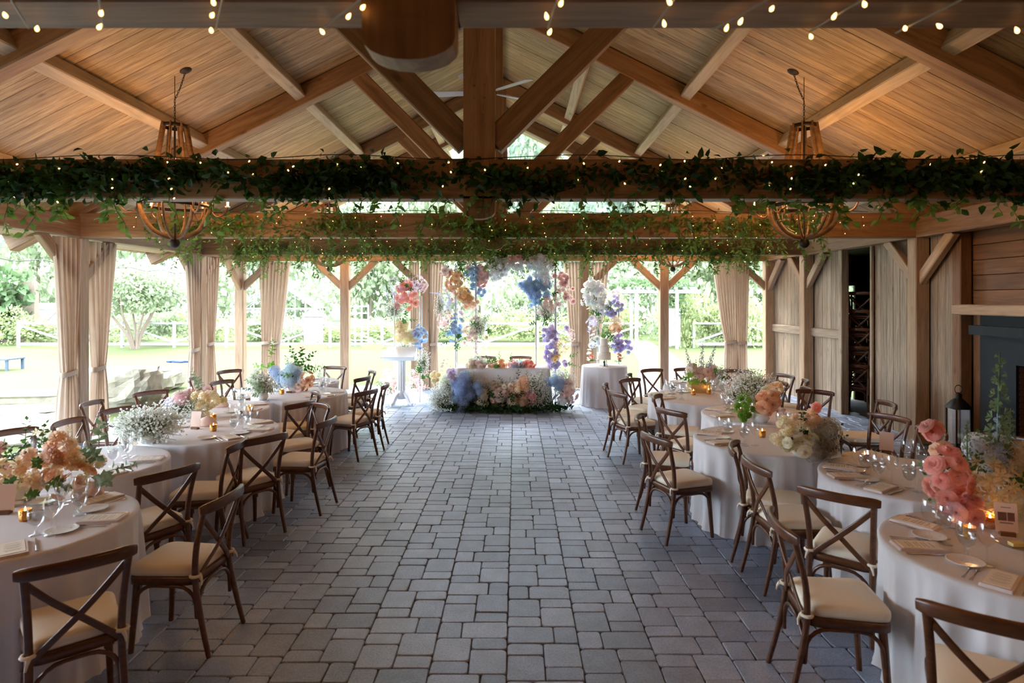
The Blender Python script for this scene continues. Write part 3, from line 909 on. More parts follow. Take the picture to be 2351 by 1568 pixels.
def mk(mb, name, mat):
    me = mb.mesh(name); me.materials.append(mat); return me
M['ink'] = plain('grey_ink', srgb(150, 130, 120), 0.8)
PS = {'bread_plate': mk(m_plate(), 'bread_plate', M['ceramic']), 'fork': mk(m_fork(), 'fork', M['silver']), 'knife': mk(m_knife(), 'knife', M['silver']),
      'spoon': mk(m_spoon(), 'spoon', M['silver']), 'wine_glass': mk(m_wine(), 'wine_glass', M['glass']), 'water_goblet': mk(m_goblet(), 'water_goblet', M['glass']),
      'napkin': mk(m_napkin(), 'napkin', M['napkin']), 'menu_card': mk(m_card(), 'menu_card', M['paper'])}
WATER = mk(m_water(), 'water', M['water']); PRINT = mk(m_print(), 'printed_text', M['ink'])
LAB = {'bread_plate': ('white side plate', 'plate'), 'fork': ('silver fork', 'fork'), 'knife': ('silver knife', 'knife'), 'spoon': ('silver spoon', 'spoon'),
       'wine_glass': ('empty stemmed wine glass', 'glass'), 'water_goblet': ('goblet filled with water', 'glass'), 'napkin': ('folded blush napkin', 'napkin'), 'menu_card': ('cream menu card', 'menu card')}
BLOCK = []      # centrepiece discs: (x, y, r)
def put(kind, p, rz, k, z=TH + .0012):
    o = link(kind, PS[kind]); o.location = (p[0], p[1], z); o.rotation_euler = (0, 0, rz)
    tag(o, LAB[kind][0] + ' on ' + TABLES[k][1], LAB[kind][1], kind.replace('_', ' ') + ('es' if kind[-1] == 's' else 's') + ' on ' + TABLES[k][1])
    if kind == 'water_goblet': link('water', WATER, o)
    if kind == 'menu_card': link('printed_text', PRINT, o)
    return o
def setting(k, a):
    c = Vector(TABLES[k][0]); out = Vector((math.cos(a), math.sin(a))); f = -out; rt = Vector((f.y, -f.x))
    rz = math.atan2(-f.x, f.y)
    p = c + out * (TR - .145)
    put('napkin', p, rz, k); put('menu_card', p, rz, k, TH + .0148)
    put('fork', p - rt * .095 - f * .0, rz, k)
    if c.y < 6.5: put('fork', p - rt * .125 + f * .005, rz, k)
    put('knife', p + rt * .095, rz, k)
    put('bread_plate', p - rt * .16 + f * .13, rz + .4, k)
    put('water_goblet', p + rt * .10 + f * .175, rz, k)
    put('wine_glass', p + rt * .165 + f * .13, rz, k); put('wine_glass', p + rt * .19 + f * .215, rz, k)
ST = {   # table: angles (degrees) of the covers that show
    'L1': [-50, 8, 62, 130, 215], 'L2': [-30, 14, 150], 'L3': [-45, 0, 45, 178], 'L4': [-12, 32, 170], 'L5': [-30, 10, 160], 'L6': [-10, 90],
    'R1': [222, 172, 125, 300], 'R2': [214, 178, 148, 30], 'R3': [200, 155, 5], 'R4': [196, 146, 10], 'R5': [200, 160, 124, 10], 'R6': [165, 90]}
for k, l in ST.items():
    for a in l: setting(k, R(a))

# votive candles, table number cards, folded favours
def votive(x, y, k, z=TH):
    t = thing('votive_candle', 'lit votive in gold mercury glass on ' + TABLES[k][1], 'candle', (x, y, z + .001), 0, 'votive candles on ' + TABLES[k][1])
    MB().lathe([(.0001, 0), (.027, 0), (.03, .01), (.033, .065), (.031, .065), (.028, .03), (.0001, .03)], 14).build('holder', M['goldglass'], t)
    MB().lathe([(.0001, .031), (.025, .031), (.025, .045), (.0001, .045)], 12).build('wax', M['wax'], t)
    MB().lathe([(.0001, .046), (.006, .054), (.0045, .066), (.0001, .082)], 8).build('flame', M['flame'], t)
    d = bpy.data.lights.new('candle_light', 'POINT'); d.energy = .022; d.color = (1, .58, .25); d.shadow_soft_size = .02
    l = link('candle_light', d, t, (0, 0, .085))
def number_card(x, y, rz, k, what):
    t = thing('table_card', what + ' on ' + TABLES[k][1], 'card', (x, y, TH + .001), rz)
    MB().box((-.035, -.02, 0), (.035, .02, .022)).build('stand', M['warmboard'], t)
    c = MB().box((-.052, -.0012, 0), (.052, .0012, .155)).build('card', M['pinkpaper'], t); c.location = (0, 0, .018); c.rotation_euler = (R(-9), 0, 0)
    return t, c
for (px, py, k) in ((58, 1195, 'L1'), (490, 965, 'L3'), (490, 990, 'L3'), (647, 905, 'L5'), (702, 897, 'L5'), (1750, 1004, 'R3'), (1592, 907, 'R5'), (1627, 905, 'R5'), (1985, 1060, 'R2'), (2273, 1212, 'R1'), (2226, 1236, 'R1'), (575, 945, 'L4'), (1700, 950, 'R4')):
    p = at(px, py, TH); votive(p.x, p.y, k)
t, c = number_card(*at(2312, 1230, TH)[:2], R(-20), 'R1', 'pink table card with two small photographs')
M['photo'] = plain('photo_print', srgb(120, 80, 72), 0.5, bscale=40, vary=0.6)
MB().box((-.038, -.0022, .06), (.002, -.0012, .105)).build('photo', M['photo'], c)
MB().box((.006, -.0022, .06), (.038, -.0012, .105)).build('photo', M['photo'], c)
MB().box((-.03, -.0022, .045), (.03, -.0012, .052)).box((-.022, -.0022, .128), (.022, -.0012, .133)).build('printed_text', M['ink'], c)
number_card(*at(448, 985, TH)[:2], R(-8), 'L3', 'narrow pink table card in a dark stand')
number_card(*at(664, 902, TH)[:2], R(5), 'L5', 'pink table card in a dark stand')
number_card(2.93, 8.25, R(8), 'R5', 'pink table card in a dark stand')
number_card(*at(10, 1180, TH)[:2], R(10), 'L1', 'orange-lit table card')
number_card(*at(2035, 1040, TH)[:2], R(-35), 'R2', 'plain pink table card')
def favour(px, py, k, what, s=1.0):
    p = at(px, py, TH)
    mb = MB(); n = 14; V = []
    prof = [(.0001, 0), (.085, 0), (.1, .015), (.085, .05), (.05, .085), (.0001, .1)]
    mb.lathe([(r * s, z * s) for r, z in prof], 14)
    mb.v = [(x, y * .4, z * (1 + .1 * math.sin(9 * x / s))) for x, y, z in mb.v]
    o = mb.build('folded_fan', M['pinkpaper']); o.location = (p.x, p.y, TH + .001); o.rotation_euler = (0, 0, .3)
    tag(o, what + ' on ' + TABLES[k][1], 'favour')
favour(2255, 1195, 'R1', 'pale pink rounded paper fan standing')
favour(200, 1140, 'L1', 'pink paper fan standing')
favour(475, 978, 'L3', 'pale napkin pouch standing')
favour(690, 897, 'L5', 'peach paper fan standing', .8)
favour(505, 935, 'L4', 'pale napkin pouch standing')
bt = thing('butter_dish', 'glass dish with a pat of butter on ' + TABLES['R1'][1], 'dish', at(2335, 1255, TH) + Vector((0, 0, .001)))
MB().lathe([(.0001, 0), (.05, 0), (.095, .012), (.093, .014), (.05, .004), (.0001, .004)], 20).build('dish', M['acrylic'], bt)
MB().box((-.035, -.02, .005), (.035, .02, .022)).build('butter', plain('butter', srgb(238, 214, 140), .5), bt)

# ------------------------------------------------------------------ blooms (unit size, facing +Z), colour from the object
def b_rose():
    mb = MB(); j = random.Random(1)
    for ring, (n, r0, r1, h, cl) in enumerate(((3, .06, .18, .62, -.04), (4, .12, .38, .62, .02), (5, .16, .62, .54, .08), (6, .18, .85, .40, .14), (6, .18, 1.0, .18, .16))):
        for k in range(n):
            a0 = 2 * PI * (k + .5 * (ring % 2)) / n + j.uniform(-.1, .1); wd = 2 * PI / n * .72
            V = []
            for v in range(3):
                t = v / 2
                for u in range(3):
                    q = (u - 1); a = a0 + q * wd * (.55 + .45 * t)
                    r_ = r0 + (r1 - r0) * t ** 1.2 + (cl if v == 2 else 0) - .06 * abs(q)
                    V.append((r_ * math.cos(a), r_ * math.sin(a), h * (t ** .6) - .05 - (.10 * abs(q) if v == 2 else 0)))
            mb.add(V, [(0, 1, 4, 3), (1, 2, 5, 4), (3, 4, 7, 6), (4, 5, 8, 7)], True)
    mb.sphere((0, 0, -.08), .2, 6, 4)
    return mb
def fib(n):
    g = PI * (3 - math.sqrt(5))
    return [Vector((math.cos(g * i) * math.sqrt(max(0, 1 - (1 - 2 * (i + .5) / n) ** 2)), math.sin(g * i) * math.sqrt(max(0, 1 - (1 - 2 * (i + .5) / n) ** 2)), 1 - 2 * (i + .5) / n)) for i in range(n)]
def b_hydrangea(n=80):
    mb = MB(); j = random.Random(2)
    for d in fib(n):
        if d.z < -.6: continue
        q = d.to_track_quat('Z', 'Y'); c = d * j.uniform(.82, 1.0); a0 = j.uniform(0, 6)
        for k in range(4):
            a = a0 + k * PI / 2
            pts = [(0, 0, 0), (.17 * math.cos(a - .5), .17 * math.sin(a - .5), .05), (.24 * math.cos(a), .24 * math.sin(a), -.01), (.17 * math.cos(a + .5), .17 * math.sin(a + .5), .05)]
            mb.add([c + q @ Vector(p) for p in pts], [(0, 1, 2, 3)], False)
    mb.sphere((0, 0, 0), .74, 8, 5)
    return mb
def b_pompon(n=70):
    mb = MB(); j = random.Random(4)
    for d in fib(n):
        if d.z < -.55: continue
        q = d.to_track_quat('Z', 'Y'); a0 = j.uniform(0, 6)
        pts = [(-.05, 0, -.4), (.05, 0, -.4), (.19, .04, .02), (0, -.03, .1), (-.19, .04, .02)]
        c = d * .9
        rot = Quaternion((0, 0, 1), a0)
        mb.add([c + q @ (rot @ Vector(p)) for p in pts], [(0, 1, 2, 3), (0, 3, 4)], True)
    mb.sphere((0, 0, 0), .68, 7, 5)
    return mb
def b_blossom():
    mb = MB()
    for k in range(6):
        a = 2 * PI * k / 6
        f = lambda r_, da, z_: (r_ * math.cos(a + da), r_ * math.sin(a + da), z_)
        mb.add([f(.1, 0, 0), f(.6, -.42, .2), f(.72, 0, .12), f(.6, .42, .2), f(1.0, 0, .28)], [(0, 1, 2), (0, 2, 3), (1, 4, 2), (2, 4, 3)], True)
    mb.lathe([(.12, 0), (.22, .3), (.16, .34), (.0001, .12)], 8)
    return mb
def b_spike():
    """a flower spike of unit height along +Z"""
    mb = MB(); j = random.Random(5)
    mb.tube([(0, 0, -.1), (0, 0, .98)], [.02, .006], 5, up=(1, 0, 0))
    for i in range(22):
        t = i / 22; z_ = .12 + .86 * t; a = i * 2.4; r_ = .075 * (1 - t) + .015
        c = Vector((r_ * math.cos(a), r_ * math.sin(a), z_)); s = .06 * (1 - .65 * t)
        d = Vector((math.cos(a), math.sin(a), .3)).normalized(); q = d.to_track_quat('Z', 'Y')
        for k in range(4):
            b = k * PI / 2
            mb.add([c + q @ Vector(p) for p in ((0, 0, -.02), (s * math.cos(b - .6), s * math.sin(b - .6), .015), (s * 1.2 * math.cos(b), s * 1.2 * math.sin(b), .0), (s * math.cos(b + .6), s * math.sin(b + .6), .015))], [(0, 1, 2, 3)])
    return mb
def b_sprig(n=11, wd=.36):
    j = random.Random(6); mb = MB()
    mb.tube([(0, 0, 0), (.02, .03, .5), (.0, .08, 1.0)], [.016, .012, .006], 4, up=(1, 0, 0))
    for i in range(n):
        t = .15 + .85 * i / (n - 1); a = i * 2.5
        c = Vector((.02, .04 * t, t)); d = Vector((math.cos(a), math.sin(a), .5 if i < n - 1 else 3)).normalized()
        sd = d.cross(Vector((0, 0, 1))).normalized(); up_ = sd.cross(d); L = .34 * (1 - .4 * t)
        mb.add([c, c + d * L * .45 + sd * L * wd - up_ * .02, c + d * L * .5 + up_ * .01, c + d * L * .45 - sd * L * wd - up_ * .02, c + d * L - up_ * .06], [(0, 1, 2), (0, 2, 3), (1, 4, 2), (2, 4, 3)], True)
    return mb
BL = {'rose': mk(b_rose(), 'rose', M['petal']), 'hydrangea': mk(b_hydrangea(), 'hydrangea', M['petal']), 'pompon': mk(b_pompon(), 'pompon', M['petal']),
      'blossom': mk(b_blossom(), 'blossom', M['petal']), 'flower_spike': mk(b_spike(), 'flower_spike', M['petal']), 'sprig': mk(b_sprig(), 'leaf_sprig', M['leafobj'])}
C = {'white': srgb(246, 246, 244), 'cream': srgb(246, 232, 196), 'blush': srgb(248, 216, 202), 'pink': srgb(248, 190, 182), 'coral': srgb(248, 146, 104), 'peach': srgb(253, 206, 146),
     'orange': srgb(250, 180, 72), 'yellow': srgb(252, 206, 70), 'softyellow': srgb(246, 226, 160), 'blue': srgb(160, 198, 232), 'deepblue': srgb(128, 176, 224), 'paleblue': srgb(176, 206, 228),
     'lavender': srgb(200, 192, 236), 'purple': srgb(178, 150, 214), 'lilac': srgb(206, 180, 218), 'magenta': srgb(196, 72, 92), 'rosepink': srgb(232, 136, 142), 'green': srgb(92, 134, 66),
     'darkgreen': srgb(52, 88, 48), 'lime': srgb(140, 182, 74), 'sage': srgb(140, 160, 122), 'plum': srgb(150, 96, 150)}
C = {k: (v if k in ('green', 'darkgreen', 'lime', 'sage') else tuple(u + (1 - u) * .42 for u in v[:3]) + (1,)) for k, v in C.items()}
fj = random.Random(21)
def vary_col(c, a=.1):
    h = fj.uniform(1 - a, 1 + a * .6)
    return tuple(min(1, max(0, u * h * fj.uniform(.96, 1.04))) for u in c[:3]) + (1,)
def bloom(parent, kind, col, p, nrm, size, roll=None):
    o = link(kind, BL[kind], parent, p)
    q = Vector(nrm).normalized().to_track_quat('Z', 'Y') @ Quaternion((0, 0, 1), fj.uniform(0, 6.28))
    o.rotation_mode = 'QUATERNION'; o.rotation_quaternion = q
    s = size * fj.uniform(.85, 1.15); o.scale = (s, s, s)
    o.color = vary_col(C[col] if isinstance(col, str) else col)
    return o
def cluster(parent, kind, col, c, rad, n, size, core=None, shell=(.12, 1.0), up=.25, front=0.0):
    c = Vector(c); pts = []
    for i in range(n):
        best = None
        for tr_ in range(12):
            d = Vector((fj.gauss(0, 1), fj.gauss(0, 1) - front, fj.gauss(0, 1) + up)).normalized()
            s = fj.uniform(*shell)
            p = c + Vector((d.x * rad[0] * s, d.y * rad[1] * s, d.z * rad[2] * s))
            if parent.location.z > .5: p.z = max(p.z, size * .75)
            m = min([(p - q).length for q in pts], default=9)
            if best is None or m > best[0]: best = (m, p, d)
            if m > size * 1.5: break
        pts.append(best[1])
        nrm = best[2] if core is None else (best[1] - Vector(core)).normalized() + best[2] * .4
        bloom(parent, kind, col, best[1], nrm, size)
def greens(parent, c, rad, n, size, col='green', up=.3):
    for i in range(n):
        d = Vector((fj.gauss(0, 1), fj.gauss(0, 1), fj.gauss(0, 1) + up)).normalized()
        p = Vector(c) + Vector((d.x * rad[0], d.y * rad[1], d.z * rad[2])) * fj.uniform(.3, .8)
        if parent.location.z > .5: p.z = max(p.z, .04); d.z = max(d.z, .05)
        bloom(parent, 'sprig', col, p, d, size)
def gyp_cloud(parent, blobs, dens=1.0, s=.011, stems=True):
    """airy cloud of tiny white flowers; blobs = [(c, radii, n)]"""
    P = []; Q0 = []; Q1 = []
    for c, rad, n in blobs:
        n = int(n * dens); d = unit(rng.normal(size=(n, 3)))
        r_ = rng.uniform(.25, 1, size=(n, 1)) ** .5 * (1 + .18 * rng.normal(size=(n, 1)).clip(-1, 1.5))
        p = np.array(c)[None] + d * r_ * np.array(rad)[None]; p[:, 2] = np.maximum(p[:, 2], .012)
        P.append(p)
        m = n // 3; base = np.array(c)[None] + rng.normal(size=(m, 3)) * np.array(rad)[None] * .18 - np.array([0, 0, rad[2] * .4])
        base[:, 2] = np.maximum(base[:, 2], .01)
        Q0.append(base); Q1.append(p[:m])
    P = np.concatenate(P)
    me = specks_mesh('gypsophila', P, rng.uniform(.6, 1.2, len(P)) * s); me.materials.append(M['gyp'])
    o = link('gypsophila', me, parent); o['kind'] = 'stuff'
    if stems:
        me = threads_mesh('gypsophila_stem', np.concatenate(Q0), np.concatenate(Q1), .0016); me.materials.append(M['gypstem'])
        o = link('gypsophila_stem', me, parent); o['kind'] = 'stuff'
def vase(parent, r_, h, mat='ceramic', box=False):
    if box: return MB().box((-r_ * 1.2, -r_, 0), (r_ * 1.2, r_, h)).build('vase', M[mat], parent)
    return MB().lathe([(.0001, 0), (r_ * .7, 0), (r_, h * .4), (r_ * .85, h), (r_ * .78, h), (r_ * .8, h * .5), (.0001, h * .3)], 18).build('vase', M[mat], parent)
def floral(label, px=None, py=None, loc=None, group='flower centrepieces on the round tables', name='flower_centrepiece', cat='flowers'):
    p = Vector(loc) if loc is not None else at(px, py, TH) + Vector((0, 0, .001))
    return thing(name, label, cat, p, 0, group)

# --- centrepieces
a = floral('long low arrangement of peach, orange and pink roses with yellow blooms', loc=(-3.18, 3.93, TH + .001))
vase(a, .10, .10)
cluster(a, 'rose', 'peach', (-.28, -.02, .16), (.22, .13, .12), 13, .058, front=.5)
cluster(a, 'rose', 'blush', (-.42, -.05, .12), (.16, .12, .10), 9, .055, front=.6)
cluster(a, 'pompon', 'peach', (.30, -.02, .30), (.10, .08, .12), 6, .06, front=.4); cluster(a, 'pompon', 'orange', (.24, -.04, .34), (.07, .06, .08), 3, .055)
cluster(a, 'pompon', 'peach', (.16, -.02, .22), (.14, .12, .16), 9, .055, front=.5)
cluster(a, 'blossom', 'yellow', (.02, -.10, .15), (.20, .11, .13), 20, .052, front=.9)
cluster(a, 'rose', 'orange', (.34, -.06, .13), (.18, .10, .12), 9, .045, front=.7)
cluster(a, 'pompon', 'softyellow', (.46, .0, .20), (.10, .08, .12), 6, .045, front=.5)
cluster(a, 'pompon', 'magenta', (-.44, .0, .33), (.06, .05, .06), 3, .055)
cluster(a, 'rose', 'pink', (-.18, .04, .28), (.16, .08, .06), 5, .05)
greens(a, (0, 0, .16), (.5, .14, .26), 18, .15, 'green'); greens(a, (.5, .0, .2), (.1, .08, .3), 5, .2, 'sage')
cluster(a, 'blossom', 'softyellow', (.2, .0, .42), (.3, .1, .12), 6, .03)

a = floral('round cloud of white gypsophila between two tables', loc=(-3.30, 5.50, TH + .001))
vase(a, .09, .1)
gyp_cloud(a, [((0, 0, .17), (.30, .22, .16), 1900), ((-.14, 0, .14), (.18, .18, .14), 700)])
a = floral('loose arrangement of pink and pale yellow blooms with fine twigs', loc=(-3.52, 6.72, TH + .001))
vase(a, .08, .1)
cluster(a, 'hydrangea', 'lilac', (-.20, 0, .16), (.10, .08, .06), 3, .085); cluster(a, 'hydrangea', 'pink', (-.12, -.04, .2), (.06, .06, .06), 3, .075)
cluster(a, 'pompon', 'softyellow', (.14, 0, .18), (.17, .12, .14), 16, .045, front=.4); cluster(a, 'rose', 'blush', (.06, 0, .25), (.15, .1, .1), 7, .045)
greens(a, (.1, 0, .2), (.2, .12, .22), 9, .17, 'sage'); gyp_cloud(a, [((-.1, -.05, .12), (.28, .18, .12), 700)])
a = floral('bushy green filler and gypsophila beside the blue hydrangeas', loc=(-3.25, 7.82, TH + .001))
vase(a, .08, .1); greens(a, (0, 0, .15), (.18, .14, .16), 22, .15, 'sage'); gyp_cloud(a, [((0, 0, .20), (.17, .14, .14), 800), ((-.1, .05, .3), (.1, .1, .1), 250)])
a = floral('pale blue hydrangeas with peach roses and a curling green stem', loc=(-3.12, 8.52, TH + .001))
vase(a, .09, .12)
cluster(a, 'hydrangea', 'paleblue', (-.06, 0, .22), (.20, .12, .16), 10, .10, front=.4); cluster(a, 'rose', 'peach', (.24, -.04, .18), (.10, .08, .15), 9, .045, front=.4)
cluster(a, 'rose', 'blush', (.1, -.1, .1), (.2, .08, .08), 6, .045); greens(a, (.1, 0, .3), (.16, .1, .26), 10, .2, 'green'); greens(a, (-.3, 0, .3), (.05, .05, .3), 4, .25, 'lime')
a = floral('low white flowers and greenery at the far tables', loc=(-3.5, 9.6, TH + .001)); vase(a, .08, .1)
gyp_cloud(a, [((0, 0, .17), (.22, .18, .15), 700)]); cluster(a, 'rose', 'white', (0, 0, .18), (.16, .12, .1), 8, .05); greens(a, (0, 0, .16), (.2, .14, .16), 8, .16, 'sage')

a = floral('tall arrangement of coral roses, yellow blooms, blue delphinium and cream hydrangeas', loc=(2.76, 3.62, TH + .001))
vase(a, .10, .11)
cluster(a, 'rose', 'coral', (-.26, -.10, .24), (.13, .11, .19), 19, .052, front=.6); cluster(a, 'rose', 'rosepink', (-.20, -.16, .09), (.17, .09, .08), 11, .05, front=.9)
cluster(a, 'rose', 'coral', (-.28, .0, .50), (.05, .05, .05), 4, .05); cluster(a, 'rose', 'peach', (-.24, -.04, .38), (.07, .06, .06), 5, .048)
cluster(a, 'blossom', 'yellow', (-.01, -.14, .20), (.13, .10, .17), 22, .048, front=.9); cluster(a, 'blossom', 'softyellow', (.02, -.06, .30), (.14, .1, .1), 9, .045, front=.5)
cluster(a, 'hydrangea', 'cream', (.34, -.02, .17), (.16, .10, .10), 6, .115, front=.4); cluster(a, 'hydrangea', 'cream', (.22, .05, .34), (.10, .08, .08), 3, .10); cluster(a, 'hydrangea', 'white', (.02, .06, .40), (.08, .06, .06), 3, .085)
cluster(a, 'blossom', 'deepblue', (.10, -.04, .30), (.08, .08, .20), 12, .035, front=.4)
for dx, dy, h, col in ((.12, .02, .62, 'sage'), (.20, .04, .44, 'sage'), (.08, -.02, .4, 'paleblue'), (-.06, .02, .42, 'sage'), (.15, .0, .36, 'blue')):
    bloom(a, 'flower_spike', col, (dx, dy, .18 + (.0 if h < .5 else .10)), (dx * .15, 0, 1), h)
greens(a, (0, 0, .18), (.34, .16, .24), 14, .16, 'green')
a = floral('cream and yellow ranunculus with dried and pale hydrangeas', loc=(2.36, 5.00, TH + .001))
vase(a, .09, .1)
cluster(a, 'pompon', 'softyellow', (-.12, -.02, .19), (.15, .12, .15), 16, .046, front=.5); cluster(a, 'rose', 'cream', (-.06, -.08, .12), (.18, .1, .1), 9, .05, front=.7)
cluster(a, 'pompon', 'peach', (.0, -.02, .30), (.14, .08, .08), 6, .04); cluster(a, 'hydrangea', (.62, .58, .48, 1), (.17, -.02, .14), (.08, .07, .10), 4, .10, front=.5)
cluster(a, 'hydrangea', (.60, .58, .54, 1), (.05, -.12, .05), (.10, .05, .03), 2, .075); cluster(a, 'rose', 'coral', (.12, .0, .4), (.02, .02, .02), 1, .05)
greens(a, (.04, 0, .16), (.2, .14, .16), 12, .14, 'darkgreen')
a = thing('woven_ball', 'pale woven wire ball beside the cream flowers', 'ornament', (2.62, 5.25, TH + .001))
mb = MB()
for k in range(16):
    q = Quaternion(Vector((fj.gauss(0, 1), fj.gauss(0, 1), fj.gauss(0, 1))).normalized(), fj.uniform(0, 3.1))
    mb.tube([tuple(q @ Vector((.085 * math.cos(u), .085 * math.sin(u), 0)) + Vector((0, 0, .087))) for u in [2 * PI * i / 20 for i in range(21)]], .0035, 4)
mb.build('wire_ball', plain('pale_cane', srgb(206, 192, 170), .7), a); MB().sphere((0, 0, .087), .07, 12, 8).build('core', M['gyp'], a)
a = floral('orange garden roses with lime green viburnum', loc=(2.58, 6.42, TH + .001))
vase(a, .09, .1)
cluster(a, 'rose', 'orange', (.05, -.04, .20), (.15, .10, .13), 12, .066, front=.6); cluster(a, 'rose', 'peach', (.16, .0, .36), (.05, .04, .06), 3, .06); cluster(a, 'rose', 'cream', (.10, .03, .30), (.1, .05, .06), 4, .05)
cluster(a, 'pompon', 'lime', (-.17, -.02, .14), (.09, .09, .12), 12, .038, front=.4); greens(a, (-.14, 0, .14), (.14, .12, .16), 18, .10, 'lime'); cluster(a, 'blossom', 'magenta', (.2, -.08, .12), (.06, .04, .05), 6, .025)
a = floral('broad white gypsophila cloud among the farther tables', loc=(2.98, 7.66, TH + .001)); vase(a, .09, .1)
gyp_cloud(a, [((0, 0, .20), (.32, .22, .20), 1700), ((-.2, -.05, .12), (.2, .15, .11), 600)])
a = floral('blush roses with purple astilbe plumes in a gold box', loc=(2.56, 8.52, TH + .001)); vase(a, .11, .14, 'gold', True)
cluster(a, 'rose', 'blush', (.02, -.02, .24), (.19, .12, .13), 15, .056, front=.5); cluster(a, 'rose', 'cream', (-.06, 0, .30), (.14, .1, .10), 8, .05)
for dx, h in ((-.16, .40), (.05, .46), (.20, .38)): bloom(a, 'flower_spike', 'plum', (dx * .6, 0, .28), (dx * 1.6, 0, 1), h)
greens(a, (-.1, 0, .2), (.16, .1, .2), 9, .18, 'lime')
a = thing('crystal_bowl', 'clear faceted glass bowl beside the blush roses', 'bowl', (2.98, 8.55, TH + .001))
MB().lathe([(.0001, 0), (.06, 0), (.12, .05), (.125, .09), (.09, .15), (.11, .2)], 9).build('bowl', M['acrylic'], a)
a = floral('small white flowers at the table by the board wall', loc=(3.05, 9.35, TH + .001)); vase(a, .08, .1)
gyp_cloud(a, [((0, 0, .17), (.2, .16, .14), 600)]); cluster(a, 'rose', 'blush', (0, 0, .18), (.14, .1, .1), 8, .05); greens(a, (0, 0, .16), (.18, .12, .14), 8, .15, 'green')

# --- head table, arch flowers, lectern, cake
DA = 12.0
ht = thing('head_table', 'rectangular sweetheart table draped in white cloth behind the floor flowers', 'table', (-.24, 11.85, 0))
mb = MB(); n = 60; V = []; pts = []
for k in range(4):
    cs = [(-.89, -.36), (.89, -.36), (.89, .36), (-.89, .36)]
    a0, a1 = cs[k], cs[(k + 1) % 4]
    for i in range(24): t_ = i / 24; pts.append((a0[0] + (a1[0] - a0[0]) * t_, a0[1] + (a1[1] - a0[1]) * t_))
np_ = len(pts); V = [(0, 0, TH)]
for q, z_, am in ((.97, TH, 0), (1.0, TH - .008, 0), (1.005, TH - .03, 0), (1.02, .4, .012), (1.04, .005, .022)):
    for i, (x, y) in enumerate(pts):
        s = q + am * math.sin(i * 1.9) + am * .6 * math.sin(i * .83 + 1); V.append((x * s, y * s, z_))
F = [(0, 1 + i, 1 + (i + 1) % np_) for i in range(np_)]
for r_ in range(4): F += [(1 + r_ * np_ + i, 1 + (r_ + 1) * np_ + i, 1 + (r_ + 1) * np_ + (i + 1) % np_, 1 + r_ * np_ + (i + 1) % np_) for i in range(np_)]
mb.add(V, F, True).build('tablecloth', M['cloth'], ht)
MB().box((-.85, -.33, .70), (.85, .33, .755)).build('tabletop', M['warmboard'], ht)
chair(-.62, 12.42, .05, -1, 'cross-back chair behind the head table', 'chairs behind the head table'); chair(.10, 12.42, -.05, -1, 'cross-back chair behind the head table', 'chairs behind the head table')
tf = thing('table_garland', 'low runner of coral, orange and cream flowers spilling over the head table', 'flowers', (-.24, 11.6, TH + .002))
def px_off(x, y, D, base):
    return atD(x, y, D) - Vector(base)
B = Vector((-.24, 11.6, TH + .002))
for kind, col, x, y, rx, rz_, n, s in (('rose', 'blush', 1098, 842, .22, .09, 13, .05), ('pompon', 'cream', 1085, 845, .16, .08, 7, .05), ('rose', 'orange', 1150, 840, .12, .10, 10, .05),
        ('rose', 'coral', 1212, 838, .15, .10, 13, .05), ('hydrangea', 'paleblue', 1192, 845, .12, .06, 4, .07), ('rose', 'pink', 1180, 836, .14, .1, 8, .045), ('pompon', 'coral', 1187, 868, .06, .05, 2, .07), ('rose', 'peach', 1130, 848, .12, .06, 7, .045)):
    c = px_off(x, y, 11.58, B); c.z = max(c.z, .05); cluster(tf, kind, col, (c.x, c.y, c.z), (rx, .12, rz_), n, s, front=.5)
greens(tf, (0, 0, .04), (.8, .14, .12), 16, .16, 'green'); gyp_cloud(tf, [((-.45, 0, .1), (.25, .15, .12), 500)])

ff = thing('floor_flowers', 'wide mound of blue hydrangeas, roses and gypsophila on the floor before the head table', 'flowers', (-.2, 11.28, 0))
B = Vector((-.2, 11.28, 0))
g_ = rng.uniform(0, 6.28, 1500); q_ = rng.uniform(.0, 1, 1500) ** .5
me = leaves_mesh('base_foliage', np.stack([1.26 * q_ * np.cos(g_), .30 * q_ * np.sin(g_), rng.uniform(.012, .12, 1500)], 1), np.stack([rng.normal(size=1500), rng.normal(size=1500) - .5, rng.normal(size=1500) * .5 + .45], 1), rng.uniform(.05, .11, 1500), .4, droop=.02)
me.vertices.foreach_get('co', _c := np.zeros(len(me.vertices) * 3, np.float32)); _c = _c.reshape(-1, 3); _c[:, 2] = np.maximum(_c[:, 2], .003); me.vertices.foreach_set('co', _c.ravel()); me.update()
me.materials.append(M['moss']); link('base_foliage', me, ff)['kind'] = 'stuff'
